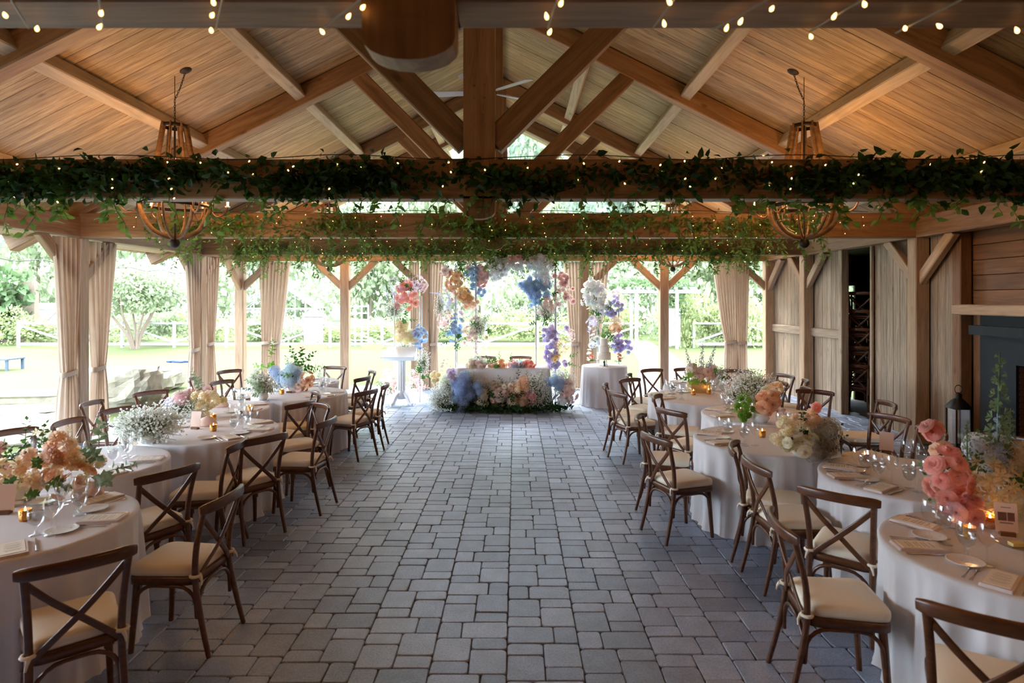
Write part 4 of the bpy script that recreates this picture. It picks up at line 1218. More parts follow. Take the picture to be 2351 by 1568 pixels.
for kind, col, x, y, rx, rz_, n, s in (('hydrangea', 'deepblue', 1060, 900, .17, .25, 13, .11), ('hydrangea', 'deepblue', 1064, 930, .08, .14, 4, .10), ('hydrangea', 'deepblue', 1100, 905, .07, .14, 4, .085), ('hydrangea', 'blue', 1048, 912, .12, .18, 4, .09),
        ('rose', 'cream', 1105, 920, .13, .16, 10, .06), ('rose', 'blush', 1147, 915, .16, .17, 20, .065), ('pompon', 'peach', 1185, 905, .10, .16, 8, .07), ('hydrangea', 'orange', 1203, 895, .07, .14, 4, .10), ('hydrangea', 'peach', 1190, 928, .15, .11, 7, .10), ('pompon', 'coral', 1215, 918, .1, .16, 8, .07),
        ('hydrangea', 'deepblue', 1276, 885, .10, .12, 5, .085), ('rose', 'blush', 1305, 905, .15, .18, 18, .06), ('rose', 'white', 1292, 925, .2, .1, 10, .055), ('pompon', 'lilac', 1040, 865, .10, .1, 6, .06), ('pompon', 'softyellow', 1003, 873, .10, .12, 7, .05), ('blossom', 'pink', 1018, 850, .12, .15, 12, .035), ('rose', 'cream', 1150, 895, .3, .1, 9, .05)):
    c = px_off(x, y - 6, 11.2, B); cluster(ff, kind, col, (c.x, c.y + .02, max(.10, c.z)), (rx * 1.1, .16, rz_ * 1.15), n, s * 1.05, front=.8)
gyp_cloud(ff, [((-1.15, -.02, .24), (.28, .26, .26), 1500), ((-1.05, .1, .48), (.22, .15, .24), 700), ((-.62, .04, .46), (.18, .12, .28), 700), ((.12, .02, .38), (.2, .12, .26), 700), ((.56, -.06, .38), (.28, .18, .33), 1700), ((1.1, .05, .48), (.26, .18, .32), 800), ((-.3, .06, .34), (.45, .12, .26), 700)], 1.0, .013)
greens(ff, (0, -.1, .14), (1.15, .2, .18), 60, .2, 'darkgreen'); greens(ff, (.3, .0, .35), (.9, .16, .3), 24, .22, 'sage')

ar = thing('flower_arch', 'pastel flower arch on slim silver stands behind the head table', 'flower arch', (-.2, 12.1, 0))
B = Vector((-.2, 12.1, 0))
for xs, top in (((1047, 1093), 606), ((1230, 1275), 606)):
    for yy in (11.95, 12.25):
        xa, xb = [(x - CX) * 12.1 / FPX for x in xs]; zt_ = atD(0, top, 12.1).z
        MB().tube([(xa - B.x, yy - B.y, 0), (xa - B.x, yy - B.y, zt_), (xb - B.x, yy - B.y, zt_), (xb - B.x, yy - B.y, 0)], .012, 6, up=(0, 1, 0)).build('stand_frame', M['frame'], ar)
zt_ = atD(0, 604, 12.1).z
MB().tube([((1093 - CX) * 12.1 / FPX - B.x, 0, zt_ - .01), (0, 0, zt_ + .1), ((1230 - CX) * 12.1 / FPX - B.x, 0, zt_ - .01)], .012, 6, up=(0, 1, 0)).build('cross_bar', M['frame'], ar)
def pxcl(parent, B, D, rows):
    for kind, col, x, y, hw, hh, n, s in rows:
        c = atD(x, y, D) - B; k = D / FPX
        cluster(parent, kind, col, tuple(c), (hw * k * 1.12, .17, hh * k * 1.12), int(n * 1.55 + .5), s * 1.04, front=.7)
pxcl(ar, B, DA, [('rose', 'blue', 1045, 757, 20, 32, 15, .05), ('blossom', 'pink', 1020, 738, 18, 26, 18, .05), ('rose', 'blush', 1082, 765, 26, 18, 9, .045), ('blossom', 'pink', 1097, 800, 18, 20, 14, .04),
    ('pompon', 'yellow', 1063, 680, 18, 14, 9, .06), ('pompon', 'peach', 1078, 694, 18, 14, 9, .06), ('rose', 'peach', 1046, 645, 22, 22, 14, .062), ('rose', 'blush', 1024, 624, 14, 12, 5, .055), ('rose', 'blue', 1085, 640, 18, 34, 13, .052),
    ('rose', 'blue', 1105, 670, 12, 12, 5, .048), ('rose', 'pink', 1106, 634, 14, 26, 19, .046), ('blossom', 'pink', 1075, 603, 18, 8, 6, .045), ('pompon', 'white', 1135, 622, 26, 26, 15, .06), ('pompon', 'white', 1175, 612, 26, 12, 9, .055), ('rose', 'pink', 1186, 596, 14, 6, 5, .06), ('rose', 'blush', 1212, 598, 16, 8, 5, .06),
    ('pompon', 'white', 1240, 610, 26, 22, 15, .075), ('pompon', 'white', 1252, 642, 14, 14, 5, .07), ('hydrangea', 'blue', 1237, 660, 26, 20, 11, .085), ('pompon', 'deepblue', 1220, 665, 20, 22, 10, .062), ('pompon', 'blue', 1230, 695, 12, 12, 4, .062), ('pompon', 'deepblue', 1194, 652, 3, 3, 1, .06),
    ('blossom', 'pink', 1290, 655, 16, 30, 26, .045), ('rose', 'pink', 1292, 640, 16, 14, 8, .045), ('rose', 'blush', 1256, 700, 20, 22, 11, .05), ('blossom', 'blush', 1278, 695, 14, 20, 10, .05), ('pompon', 'purple', 1262, 775, 18, 18, 10, .055), ('pompon', 'purple', 1268, 820, 16, 28, 12, .06), ('blossom', 'yellow', 1286, 795, 16, 16, 12, .06), ('pompon', 'yellow', 1275, 822, 8, 8, 3, .06),
    ('blossom', 'pink', 1308, 770, 10, 14, 8, .055), ('blossom', 'lavender', 1270, 848, 16, 12, 12, .04), ('pompon', 'lilac', 1265, 757, 10, 8, 4, .05)])
for i in range(16):
    p = atD(fj.uniform(1010, 1062), fj.uniform(668, 716), DA) - B
    bloom(ar, 'flower_spike', 'lavender', p, (fj.uniform(-1, .3), fj.uniform(-.5, .2), fj.uniform(-.2, .9)), .26)
kk = DA / FPX
for col, x0, x1, y0, y1, n in (('blush', 1012, 1108, 612, 800, 34), ('white', 1100, 1262, 590, 632, 34), ('blush', 1226, 1302, 612, 720, 26), ('pink', 1272, 1318, 630, 700, 16), ('lilac', 1248, 1300, 745, 868, 18), ('cream', 1060, 1120, 725, 800, 14)):
    for i in range(n):
        bloom(ar, 'blossom' if i % 2 else 'rose', col, atD(fj.uniform(x0, x1), fj.uniform(y0, y1), DA) + Vector((0, fj.uniform(-.1, .15), 0)) - B, (fj.uniform(-.6, .6), -1, fj.uniform(-.2, .6)), fj.uniform(.042, .056))
gyp_cloud(ar, [(tuple(atD(1098, 745, DA) - B), (26 * kk, .16, 28 * kk), 900), (tuple(atD(1150, 608, DA) - B), (40 * kk, .12, 18 * kk), 700), (tuple(atD(1255, 715, DA) - B), (26 * kk, .14, 24 * kk), 700), (tuple(atD(1010, 700, DA) - B), (14 * kk, .1, 30 * kk), 300)])
for x, y, n in ((1075, 620, 9), (1110, 755, 7), (1262, 680, 12), (1240, 735, 8), (1045, 775, 8), (1200, 610, 8), (1290, 830, 6)): greens(ar, tuple(atD(x, y, DA) - B), (.22, .14, .24), n, .2, 'green')

ls = thing('flower_stand', 'slim silver stand with lavender, coral and yellow flowers behind the lectern', 'flower stand', (-2.2, 12.35, 0))
B = Vector((-2.2, 12.35, 0)); D2 = 12.3
for yy in (-.12, .14):
    xa, xb = [(x - CX) * 12.35 / FPX - B.x for x in (908, 966)]; zt_ = atD(0, 680, 12.35).z
    MB().tube([(xa, yy, 0), (xa, yy, zt_), (xb, yy, zt_), (xb, yy, 0)], .013, 6, up=(0, 1, 0)).build('stand_frame', M['white'], ls)
pxcl(ls, B, D2, [('pompon', 'coral', 935, 685, 26, 24, 9, .075), ('rose', 'coral', 928, 655, 16, 12, 4, .07), ('rose', 'coral', 955, 698, 6, 6, 2, .06), ('blossom', 'lavender', 915, 668, 34, 34, 34, .05), ('blossom', 'lilac', 960, 655, 18, 22, 16, .05), ('rose', 'blush', 972, 655, 8, 10, 4, .055),
    ('pompon', 'softyellow', 922, 752, 16, 16, 9, .062), ('hydrangea', 'softyellow', 930, 775, 22, 16, 7, .085), ('rose', 'blue', 965, 775, 14, 26, 14, .052), ('rose', 'lavender', 950, 765, 10, 10, 5, .052), ('blossom', 'pink', 890, 870, 18, 26, 26, .048), ('blossom', 'pink', 960, 880, 20, 22, 22, .048), ('rose', 'blush', 905, 885, 20, 18, 10, .05), ('blossom', 'blush', 945, 865, 16, 20, 12, .045)])
gyp_cloud(ls, [(tuple(atD(905, 710, D2) - B), (26 * kk, .15, 24 * kk), 600), (tuple(atD(972, 830, D2) - B), (16 * kk, .12, 34 * kk), 500), (tuple(atD(930, 795, D2) - B), (22 * kk, .15, 16 * kk), 400)])
for x, y, n in ((930, 735, 8), (965, 865, 10), (905, 890, 8), (930, 660, 6)): greens(ls, tuple(atD(x, y, D2) - B), (.22, .12, .22), n, .2, 'green')
rs = thing('flower_stand', 'clear stand with white, lavender and peach flowers behind the wedding cake', 'flower stand', (1.85, 12.45, 0))
B = Vector((1.85, 12.45, 0)); D3 = 12.4
for xx in (1372, 1420):
    MB().tube([((xx - CX) * 12.45 / FPX - B.x, 0, 0), ((xx - CX) * 12.45 / FPX - B.x, 0, 2.2)], .016, 8, up=(0, 1, 0)).build('stand_pole', M['frame'], rs)
pxcl(rs, B, D3, [('pompon', 'white', 1365, 675, 26, 26, 19, .062), ('pompon', 'white', 1352, 650, 12, 10, 4, .05), ('rose', 'white', 1380, 705, 20, 20, 14, .055), ('blossom', 'white', 1345, 690, 12, 20, 9, .05), ('pompon', 'lavender', 1410, 700, 16, 20, 11, .05), ('rose', 'lavender', 1400, 720, 14, 12, 7, .05), ('blossom', 'peach', 1415, 738, 16, 14, 12, .06),
    ('rose', 'peach', 1412, 755, 10, 14, 6, .055), ('blossom', 'lavender', 1358, 745, 12, 20, 16, .04), ('pompon', 'purple', 1422, 795, 18, 26, 15, .05), ('pompon', 'lavender', 1440, 800, 10, 16, 6, .045), ('rose', 'white', 1366, 785, 12, 16, 8, .055), ('blossom', 'pink', 1418, 675, 16, 10, 8, .035), ('blossom', 'softyellow', 1352, 815, 5, 12, 6, .04)])
for x, y, n in ((1382, 705, 10), (1385, 780, 12), (1420, 770, 6), (1360, 720, 5)): greens(rs, tuple(atD(x, y, D3) - B), (.2, .12, .2), n, .2, 'green')

lc = thing('lectern', 'white wooden lectern with a fluted column and four curved feet', 'lectern', (-2.235, 11.95, 0))
MB().prism([(-.2, .88), (.16, .88), (.16, 1.12), (-.2, 1.02)], -.29, .29, 'X').build('desk', M['white'], lc)
MB().box((-.31, -.23, 1.03), (.31, .19, 1.055)).build('desk_top', M['white'], lc).rotation_euler = (R(13), 0, 0)
fl_sec = [((.075 + .008 * math.cos(12 * u)) * math.cos(u), (.075 + .008 * math.cos(12 * u)) * math.sin(u)) for u in [2 * PI * k / 72 for k in range(72)]]
MB().prism(fl_sec, .2, .9, 'Z').build('column', M['white'], lc)
MB().lathe([(.0001, .12), (.10, .12), (.11, .2), (.085, .26), (.085, .28), (.0001, .28)], 20).build('collar', M['white'], lc)
for k in range(4):
    u = R(45 + 90 * k) + .2
    pth = bez([(.06 * math.cos(u), .06 * math.sin(u), .22), (.15 * math.cos(u), .15 * math.sin(u), .17), (.22 * math.cos(u), .22 * math.sin(u), .06), (.29 * math.cos(u), .29 * math.sin(u), .028)], 5)
    MB().sweep(pth, rrect(.05, .055, .012, 2), scale=[1.3 - .3 * i / (len(pth) - 1) for i in range(len(pth))]).build('foot', M['white'], lc)

ck = thing('cake_table', 'small round table under a long white cloth, holding the wedding cake', 'table', (1.75, 11.98, 0))
make_cloth(.44, TH, 77, .05, .03, 110).build('tablecloth', M['cloth'], ck)
MB().lathe([(.0001, .73), (.42, .73), (.42, .757), (.0001, .757)], 24).build('tabletop', M['warmboard'], ck)
cake = thing('wedding_cake', 'three-tier cream wedding cake on a pedestal plate', 'cake', (1.745, 12.0, TH + .001))
MB().lathe([(.0001, 0), (.09, 0), (.04, .03), (.035, .09), (.17, .11), (.17, .12), (.0001, .12)], 24).build('cake_stand', M['acrylic'], cake)
for r_, z0, z1 in ((.135, .12, .26), (.105, .26, .39), (.078, .39, .53)):
    MB().lathe([(.0001, z0), (r_, z0), (r_ + .003, z0 + .02), (r_, z1 - .012), (r_ - .012, z1), (.0001, z1)], 24).build('tier', M['cake'], cake)
fg = thing('couple_figurine', 'tiny bride and groom figurine on a pink disc before the cake', 'figurine', (1.73, 11.72, TH + .001))
MB().lathe([(.0001, 0), (.055, 0), (.055, .012), (.0001, .012)], 20).build('disc', M['pinkpaper'], fg)
g_ = MB()
g_.tube([(-.022, 0, .012), (-.022, 0, .045), (-.02, 0, .07)], [.007, .008, .009], 8, up=(0, 1, 0)); g_.tube([(-.008, 0, .012), (-.009, 0, .045), (-.014, 0, .07)], [.007, .008, .009], 8, up=(0, 1, 0))
g_.tube([(-.016, 0, .064), (-.016, 0, .085), (-.016, 0, .108), (-.016, 0, .116)], [.014, .015, .018, .008], 10, up=(0, 1, 0)); g_.tube([(-.033, 0, .108), (-.037, -.003, .085), (-.03, -.012, .072)], .005, 6)
g_.build('groom', M['black'], fg); hd = MB().sphere((-.016, 0, .126), .0105, 10, 7, 1.15); hd.build('groom_head', plain('skin_tone_icing', srgb(226, 184, 156), .6), fg)
MB().lathe([(.0001, .012), (.026, .012), (.018, .045), (.01, .075), (.014, .095), (.008, .108), (.0001, .11)], 14, (.022, 0, 0)).build('bride', M['white'], fg)
MB().sphere((.022, 0, .118), .010, 10, 7, 1.15).build('bride_head', bpy.data.materials['skin_tone_icing'], fg)
for dx, lab in ((-.27, 'slim bud vase with pink blooms beside the cake, on the lectern side'), (.27, 'slim bud vase with pink blooms beside the cake, on the path side')):
    v_ = thing('bud_vase', lab, 'vase', (1.745 + dx, 11.85, TH + .001))
    MB().lathe([(.0001, 0), (.03, 0), (.035, .03), (.016, .10), (.02, .13)], 12).build('vase', M['glass'], v_)
    cluster(v_, 'rose', 'coral', (0, 0, .19), (.04, .04, .05), 4, .035); greens(v_, (0, 0, .12), (.04, .03, .06), 3, .1, 'green')

# ------------------------------------------------------------------ garlands and fairy lights on the tie beams
BULB = mk(MB().sphere((0, 0, 0), 1.0, 6, 4, 1.5), 'bulb', M['fairy'])
def garland(label, D, x0, x1, n, size, mat, zc, zs, hang, patch, seed, wide=.5, nh=40, hangmat=None):
    t = thing('leaf_garland', label, 'garland', (XR, D - .12, zc), 0)
    B = np.array([XR, D - .12, zc]); g = np.random.default_rng(seed)
    ph = g.uniform(0, 6.28, 6); k = g.uniform(.8, 4.2, 6)
    def dens(x): return sum(math.sin(k[i] * x + ph[i]) for i in range(6)) / 3.2
    def off(x): return sum(math.sin(k[i] * 1.3 * x + ph[i] * 2) for i in range(4)) / 4
    P = []; Dr = []; S = []
    while len(P) < n:
        x = g.uniform(x0, x1)
        if g.uniform(-1, 1) > dens(x) + patch: continue
        z_ = zc + off(x) * zs * .6 + g.normal() * zs * .55
        y = D - .11 - abs(g.normal()) * .05
        if z_ > ZT + .01: y += g.uniform(0, .2)
        if z_ < ZB: y += g.uniform(-.02, .14)
        if z_ > ZT + .14: continue
        P.append((x, y, z_)); Dr.append((g.normal(), -.6 + g.normal() * .5, -.35 + g.normal() * .7)); S.append(size * g.uniform(.55, 1.15))
    me = leaves_mesh('leaves', np.array(P) - B, np.array(Dr), np.array(S), wide); me.materials.append(mat)
    o = link('leaves', me, t); o['kind'] = 'stuff'
    # hanging trails
    P = []; Dr = []; S = []; vine = MB()
    path = [(x - B[0], -.02 + .03 * math.sin(x * 9), off(x) * zs * .6 + .02 * math.sin(x * 13)) for x in np.arange(x0, x1, .12)]
    vine.tube(path, .006, 5)
    for i in range(nh):
        x = g.uniform(x0, x1); L = hang * g.uniform(.25, 1.0); m = max(3, int(L / (size * .45)))
        dx, dy = g.normal() * .12, -abs(g.normal()) * .05
        pth = []
        for q in range(m + 1):
            u = q / m; p = np.array([x + dx * u + .02 * math.sin(u * 7 + i), D - .10 + dy * u, ZB + .03 - L * u])
            pth.append(p - B); P.append(p); Dr.append((g.normal(), g.normal() * .7 - .2, -.7 + g.normal() * .4)); S.append(size * g.uniform(.6, 1.1))
            P.append(p); Dr.append((g.normal(), g.normal() * .7 - .2, -.4 + g.normal() * .4)); S.append(size * g.uniform(.5, .9))
        vine.tube(pth, .003, 4, up=(1, .3, 0))
    vine.build('vine', M['stem'], t)
    me = leaves_mesh('trailing_leaves', np.array(P) - B, np.array(Dr), np.array(S), wide); me.materials.append(hangmat or mat)
    o = link('trailing_leaves', me, t); o['kind'] = 'stuff'
garland('dense dark broad-leaf garland along the front beam', 5.5, -4.75, 4.8, 4000, .098, M['leafdark'], 3.13, .15, .36, -.05, 5, .56, 64, M['leafmid'])
garland('fine green smilax garland along the second beam', 8.85, -5.3, 4.45, 3100, .08, M['leafmid'], 3.10, .17, .5, .2, 6, .42, 80)
garland('feathery smilax garland along the beam before the end wall', 12.25, -5.6, 4.9, 3700, .088, M['leafmid'], 3.02, .19, .5, .4, 8, .38, 120)
def fairy(label, D, x0, x1, n, s, seed, zlo=2.92, zhi=3.34, drops=True, extra=0.0):
    g = random.Random(seed)
    t = thing('fairy_lights', label, 'string lights', (XR, D - .13, ZT), 0)
    B = Vector((XR, D - .13, ZT)); wire = MB()
    top = [(x - B.x, .01 + .01 * math.sin(5 * x), .012 + .02 * math.sin(3.1 * x)) for x in np.arange(x0, x1 + .1, .15)]
    wire.tube(top, .004, 4)
    i = 0; x = x0; step = (x1 - x0) / (n / 3.4)
    while i < n and x < x1:
        L = g.choice((.1, .2, .3, .4)) * g.uniform(.8, 1.1) + extra * g.random(); m = max(1, round(L / .11))
        wire.tube([(x - B.x, -.005, .01), (x - B.x + .01, -.02, -L)], .0016, 3, up=(1, 0, 0), caps=False)
        for q in range(m):
            o = link('bulb', BULB, t, (x - B.x + g.uniform(-.05, .05), -.03 - g.random() * .03, .0 - (q + g.uniform(.3, 1)) * L / m))
            o.scale = (s, s, s); o.rotation_euler = (g.uniform(-1, 1), g.uniform(-1, 1), 0); i += 1
        x += step * g.uniform(.6, 1.4)
    wire.build('wire', M['darkwire'], t)
fairy('warm fairy lights woven through the dark front garland', 5.5, -4.8, 4.8, 92, .0075, 1)
fairy('warm fairy lights dripping over the second garland beam', 8.85, -5.6, 5.0, 125, .006, 2)
fairy('warm fairy lights over the garland beam before the end wall', 12.25, -5.6, 5.2, 105, .0062, 3, extra=.1)
# larger bulbs strung under the nearest beam
t = thing('fairy_lights', 'larger warm bulbs on pale wires zigzagging under the nearest beam', 'string lights', (0, 1.93, ZB - .02))
BG = mk(MB().lathe([(.0001, -1.2), (.55, -.9), (.8, -.2), (.6, .6), (.25, 1.3), (.0001, 1.6)], 8), 'bulb', M['fairy'])
def under(x, y): return at(x, y, ZB - .035) - Vector((0, 1.93, ZB - .02))
for x, y in ((12, 35), (85, 66), (228, 62), (232, 30), (490, 5), (487, 35), (485, 70), (740, 73), (800, 38), (833, 17), (1255, 38), (1262, 74), (1288, 8), (1525, 55), (1537, 5), (1668, 65), (1700, 50), (1772, 20), (1862, 84), (1915, 38), (1985, 10), (2078, 65), (2157, 60), (2335, 70)):
    o = link('bulb', BG, t, under(x, y)); o.scale = (.0085,) * 3; o.rotation_euler = (fj.uniform(-.5, .5), fj.uniform(-.7, .7), 0)
wr_ = MB()
for pth in (((10, -20), (66, 70)), ((225, -10), (238, 68)), ((515, -15), (497, 70)), ((840, -5), (745, 68), ), ((1285, -10), (1258, 70)), ((1560, -10), (1500, 70)), ((1765, 5), (1640, 72)), ((1990, 0), (1860, 78)), ((2210, 5), (2055, 82))):
    wr_.tube([under(*p) + Vector((0, 0, .008)) for p in pth], .0035, 5)
wr_.build('wire', M['wire'], t)

# ------------------------------------------------------------------ chandeliers
def chandelier(x, y, label):
    ztop = zr(x) + .315
    t = thing('chandelier', label, 'chandelier', (x, y, 2.66), 0, 'wooden stave chandeliers')
    Z0 = 2.66
    prof = [(.125, 4.13), (.15, 3.97), (.19, 3.74), (.25, 3.52), (.345, 3.32), (.385, 3.17), (.36, 3.02), (.27, 2.88), (.14, 2.805), (.045, 2.79)]
    P2 = bez([(r_, 0, z_ - Z0) for r_, z_ in prof], 4)
    for k in range(8):
        s = MB().sweep(P2, [(-.027, -.007), (.027, -.007), (.027, .007), (-.027, .007)], up=(0, 1, 0), smooth=True)
        # sweep lays 'side' along tangent x up; keep flat faces outward
        s.v = [tuple(Matrix.Rotation(2 * PI * k / 8 + .2, 3, 'Z') @ Vector(v)) for v in s.v]
        s.build('stave', M['stave'], t)
    for r_, z_ in ((.13, 4.1), (.382, 3.16)):
        MB().lathe([(r_ - .004, z_ - Z0 - .02), (r_ + .006, z_ - Z0 - .02), (r_ + .006, z_ - Z0 + .02), (r_ - .004, z_ - Z0 + .02), (r_ - .004, z_ - Z0 - .02)], 28).build('hoop', M['iron'], t)
    MB().sphere((0, 0, .06), .058, 16, 10).build('finial', M['iron'], t)
    MB().tube([(0, 0, .1), (0, 0, 1.5)], .012, 8, up=(1, 0, 0)).build('centre_rod', M['iron'], t)
    for k in range(6):
        a = 2 * PI * k / 6 + .45
        pth = bez([(.38, 0, .47), (.42, 0, .41), (.47, 0, .40), (.53, 0, .44), (.565, 0, .52)], 5)
        mb = MB().tube(pth, .010, 6, up=(0, 1, 0)); rm = Matrix.Rotation(a, 3, 'Z')
        mb.v = [tuple(rm @ Vector(v)) for v in mb.v]; arm = mb.build('arm', M['copper'], t)
        c = rm @ Vector((.565, 0, .52))
        MB().lathe([(.0001, 0), (.03, 0), (.032, .012), (.014, .012), (.014, .11), (.0001, .11)], 10, c).build('candle_sleeve', M['white'], arm)
        MB().lathe([(.008, .11), (.017, .13), (.012, .16), (.0001, .19)], 8, c).build('candle_bulb', M['candlebulb'], arm)
    # chain, hook and ceiling plate
    ch = MB(); z_ = 4.13
    hook = Vector((0, 0, ztop - .28 - Z0)); plate = Vector((.13 if x < 0 else -.13, 0, zr(x + (.13 if x < 0 else -.13)) + .315 - Z0))
    def links(a, b):
        n = max(2, round((b - a).length / .032))
        for i in range(n):
            c = a + (b - a) * ((i + .5) / n); d = (b - a).normalized(); q = d.to_track_quat('Z', 'Y') @ Quaternion((0, 0, 1), (i % 2) * PI / 2)
            ch.tube([c + q @ Vector((.009 * math.cos(u), 0, .021 * math.sin(u))) for u in [2 * PI * k / 8 for k in range(9)]], .0035, 4, up=(0, 1, 0.01), caps=False)
    links(Vector((0, 0, 4.13 - Z0)), hook); links(hook, (hook + plate) / 2 - Vector((0, 0, .03))); links((hook + plate) / 2 - Vector((0, 0, .03)), plate)
    ch.build('chain', M['iron'], t)
    o = MB().lathe([(.0001, -.03), (.02, -.03), (.065, -.006), (.07, 0), (.0001, .0)], 18).build('ceiling_plate', M['iron'], t, plate)
    o.rotation_euler = (0, -ang if x < 0 else ang, 0)
    MB().tube([hook, hook + Vector((0, 0, ztop - .0 - Z0 - hook.z))], .004, 5, up=(1, 0, 0)).build('hook', M['iron'], t)
    for k in range(3):
        a = 2 * PI * k / 3 + .45
        d = bpy.data.lights.new('candle_bulb_light', 'POINT'); d.energy = CHAND_W; d.color = (1.0, .52, .20); d.shadow_soft_size = .05
        link('candle_bulb_light', d, t, (.565 * math.cos(a), .565 * math.sin(a), .70))
CHAND_W = 7.6
chandelier(-4.02, 7.2, 'wooden stave chandelier over the tables beside the curtained side')
chandelier(3.41, 7.2, 'wooden stave chandelier over the tables beside the fireplace side')
chandelier(-4.02, 13.2, 'wooden stave chandelier near the garden end beside the curtained side')
chandelier(3.41, 13.2, 'wooden stave chandelier near the garden end beside the board wall')
chandelier(-4.02, 1.2, 'wooden stave chandelier above the entrance end beside the open side')
chandelier(3.41, 1.2, 'wooden stave chandelier above the entrance end beside the wall')
fan = thing('ceiling_fan', 'pale ceiling fan hanging from the ridge', 'fan', (XR, 7.2, 4.5))
MB().tube([(0, 0, .1), (0, 0, 1.95)], .014, 8, up=(1, 0, 0)).build('downrod', M['iron'], fan)
MB().lathe([(.0001, -.08), (.06, -.07), (.10, -.02), (.10, .06), (.05, .11), (.0001, .11)], 20).build('motor', M['iron'], fan)
for k in range(5):
    a = 2 * PI * k / 5 + 3.05
    mb = MB().prism([(.1, -.025), (.2, -.05), (.64, -.065), (.66, 0), (.64, .065), (.2, .05), (.1, .025)], -.004, .004, 'Z'); rm = Matrix.Rotation(a, 3, 'Z') @ Matrix.Rotation(.2, 3, 'X')
    mb.v = [tuple(rm @ Vector(v)) for v in mb.v]; mb.build('blade', M['fanw'], fan)

# ------------------------------------------------------------------ curtains
def curtain(label, c, d, wt, wtie, wb, ztie, lean=0.0, zt=2.93, folds=5, seed=0):
    """c = (x,y) at the top centre, d = direction along the rail"""
    g = random.Random(seed); t = thing('curtain', label, 'curtain', (c[0], c[1], 0))
    d = Vector((d[0], d[1], 0)).normalized(); nrm = Vector((-d.y, d.x, 0)); N_, Rz = folds * 12, 34
    ph = [g.uniform(-.8, .8) for _ in range(folds + 1)]
    V = []
    for i in range(Rz + 1):
        z_ = .01 + (zt - .01) * i / Rz
        if z_ > ztie: u = (z_ - ztie) / (zt - ztie); wd = wtie + (wt - wtie) * (u ** .7); ln_ = lean * (1 - u ** .8)
        else: u = (ztie - z_) / ztie; wd = wtie + (wb - wtie) * min(1, u * 1.6) ** .6; ln_ = lean
        am = .030 + .020 * (wd / wt)
        for k in range(N_ + 1):
            s = k / N_; f = s * folds; j = min(folds - 1, int(f))
            off = am * math.sin(2 * PI * f + ph[j] * .5 * math.sin(z_ * 1.3)) + .008 * math.sin(5 * f + z_ * 2)
            p = d * ((s - .5) * wd + ln_ + .012 * math.sin(2 * PI * f * 2 + z_)) + nrm * off
            V.append((p.x, p.y, z_))
    F = []
    for i in range(Rz):
        for k in range(N_): a = i * (N_ + 1) + k; F.append((a, a + 1, a + N_ + 2, a + N_ + 1))
    MB().add(V, F, True).build('drape', M['curtain'], t)
    mb = MB(); ring = []
    for k in range(25):
        a = 2 * PI * k / 24; p = d * ((wtie / 2 + .014) * math.cos(a) + lean) + nrm * (.055 * math.sin(a)); ring.append((p.x, p.y, ztie + .015 * math.cos(a)))
    mb.sweep(ring, rrect(.014, .07, .006, 2)).build('tieback', M['curtain'], t)
    return t
curtain('wide beige curtain tied with a broad band beside the thick lawn post', (XL + .06, 8.56), (0, 1), .44, .24, .40, 1.02, .03, folds=5, seed=1)
curtain('beige curtain tucked behind the thick lawn post, nearer the boulder', (XL + .02, 9.33), (0, 1), .58, .24, .36, 1.02, -.06, folds=5, seed=2)
curtain('slim beige curtain on the slimmer lawn post, side facing the tables', (XL + .06, 11.93), (0, 1), .50, .26, .40, 1.08, .04, folds=5, seed=3)
curtain('slim beige curtain on the slimmer lawn post, side facing the garden end', (XL + .02, 12.70), (0, 1), .56, .26, .38, 1.15, -.05, folds=5, seed=4)
E = 14.1
def ec(label, x0, x1, xt0, xt1, xb0, xb1, yt, seed, folds=4):
    k = E / FPX; X = lambda x: (x - CX) * k
    c = (X(x0) + X(x1)) / 2
    curtain(label, (c, E - .02), (1, 0), X(x1) - X(x0), X(xt1) - X(xt0), X(xb1) - X(xb0), HC - (yt - CY) * k, (X(xt0) + X(xt1)) / 2 - c, folds=folds, seed=seed)
ec('beige curtain tied low beside the reddish corner post, post side', 596, 634, 600, 622, 598, 622, 787, 5)
ec('beige curtain tied low beside the reddish corner post, opening side', 630, 667, 624, 643, 622, 646, 787, 6)
ec('narrow beige curtain behind the lavender flower stand', 938, 962, 944, 960, 942, 961, 795, 7, 4)
ec('beige curtain hanging between the lavender stand and the flower arch', 985, 1020, 986, 1003, 986, 1013, 790, 8, 5)
ec('beige curtain hanging between the flower arch and the cake table', 1293, 1333, 1312, 1331, 1304, 1333, 790, 9, 5)
ec('short-showing beige curtain behind the white flower stand', 1354, 1398, 1354, 1374, 1354, 1380, 790, 10, 5)
ec('beige curtain by the garden path, wider drape', 1636, 1690, 1665, 1690, 1660, 1692, 785, 11, 7)
ec('beige curtain by the garden path, narrower drape', 1688, 1718, 1693, 1713, 1690, 1714, 787, 12, 5)

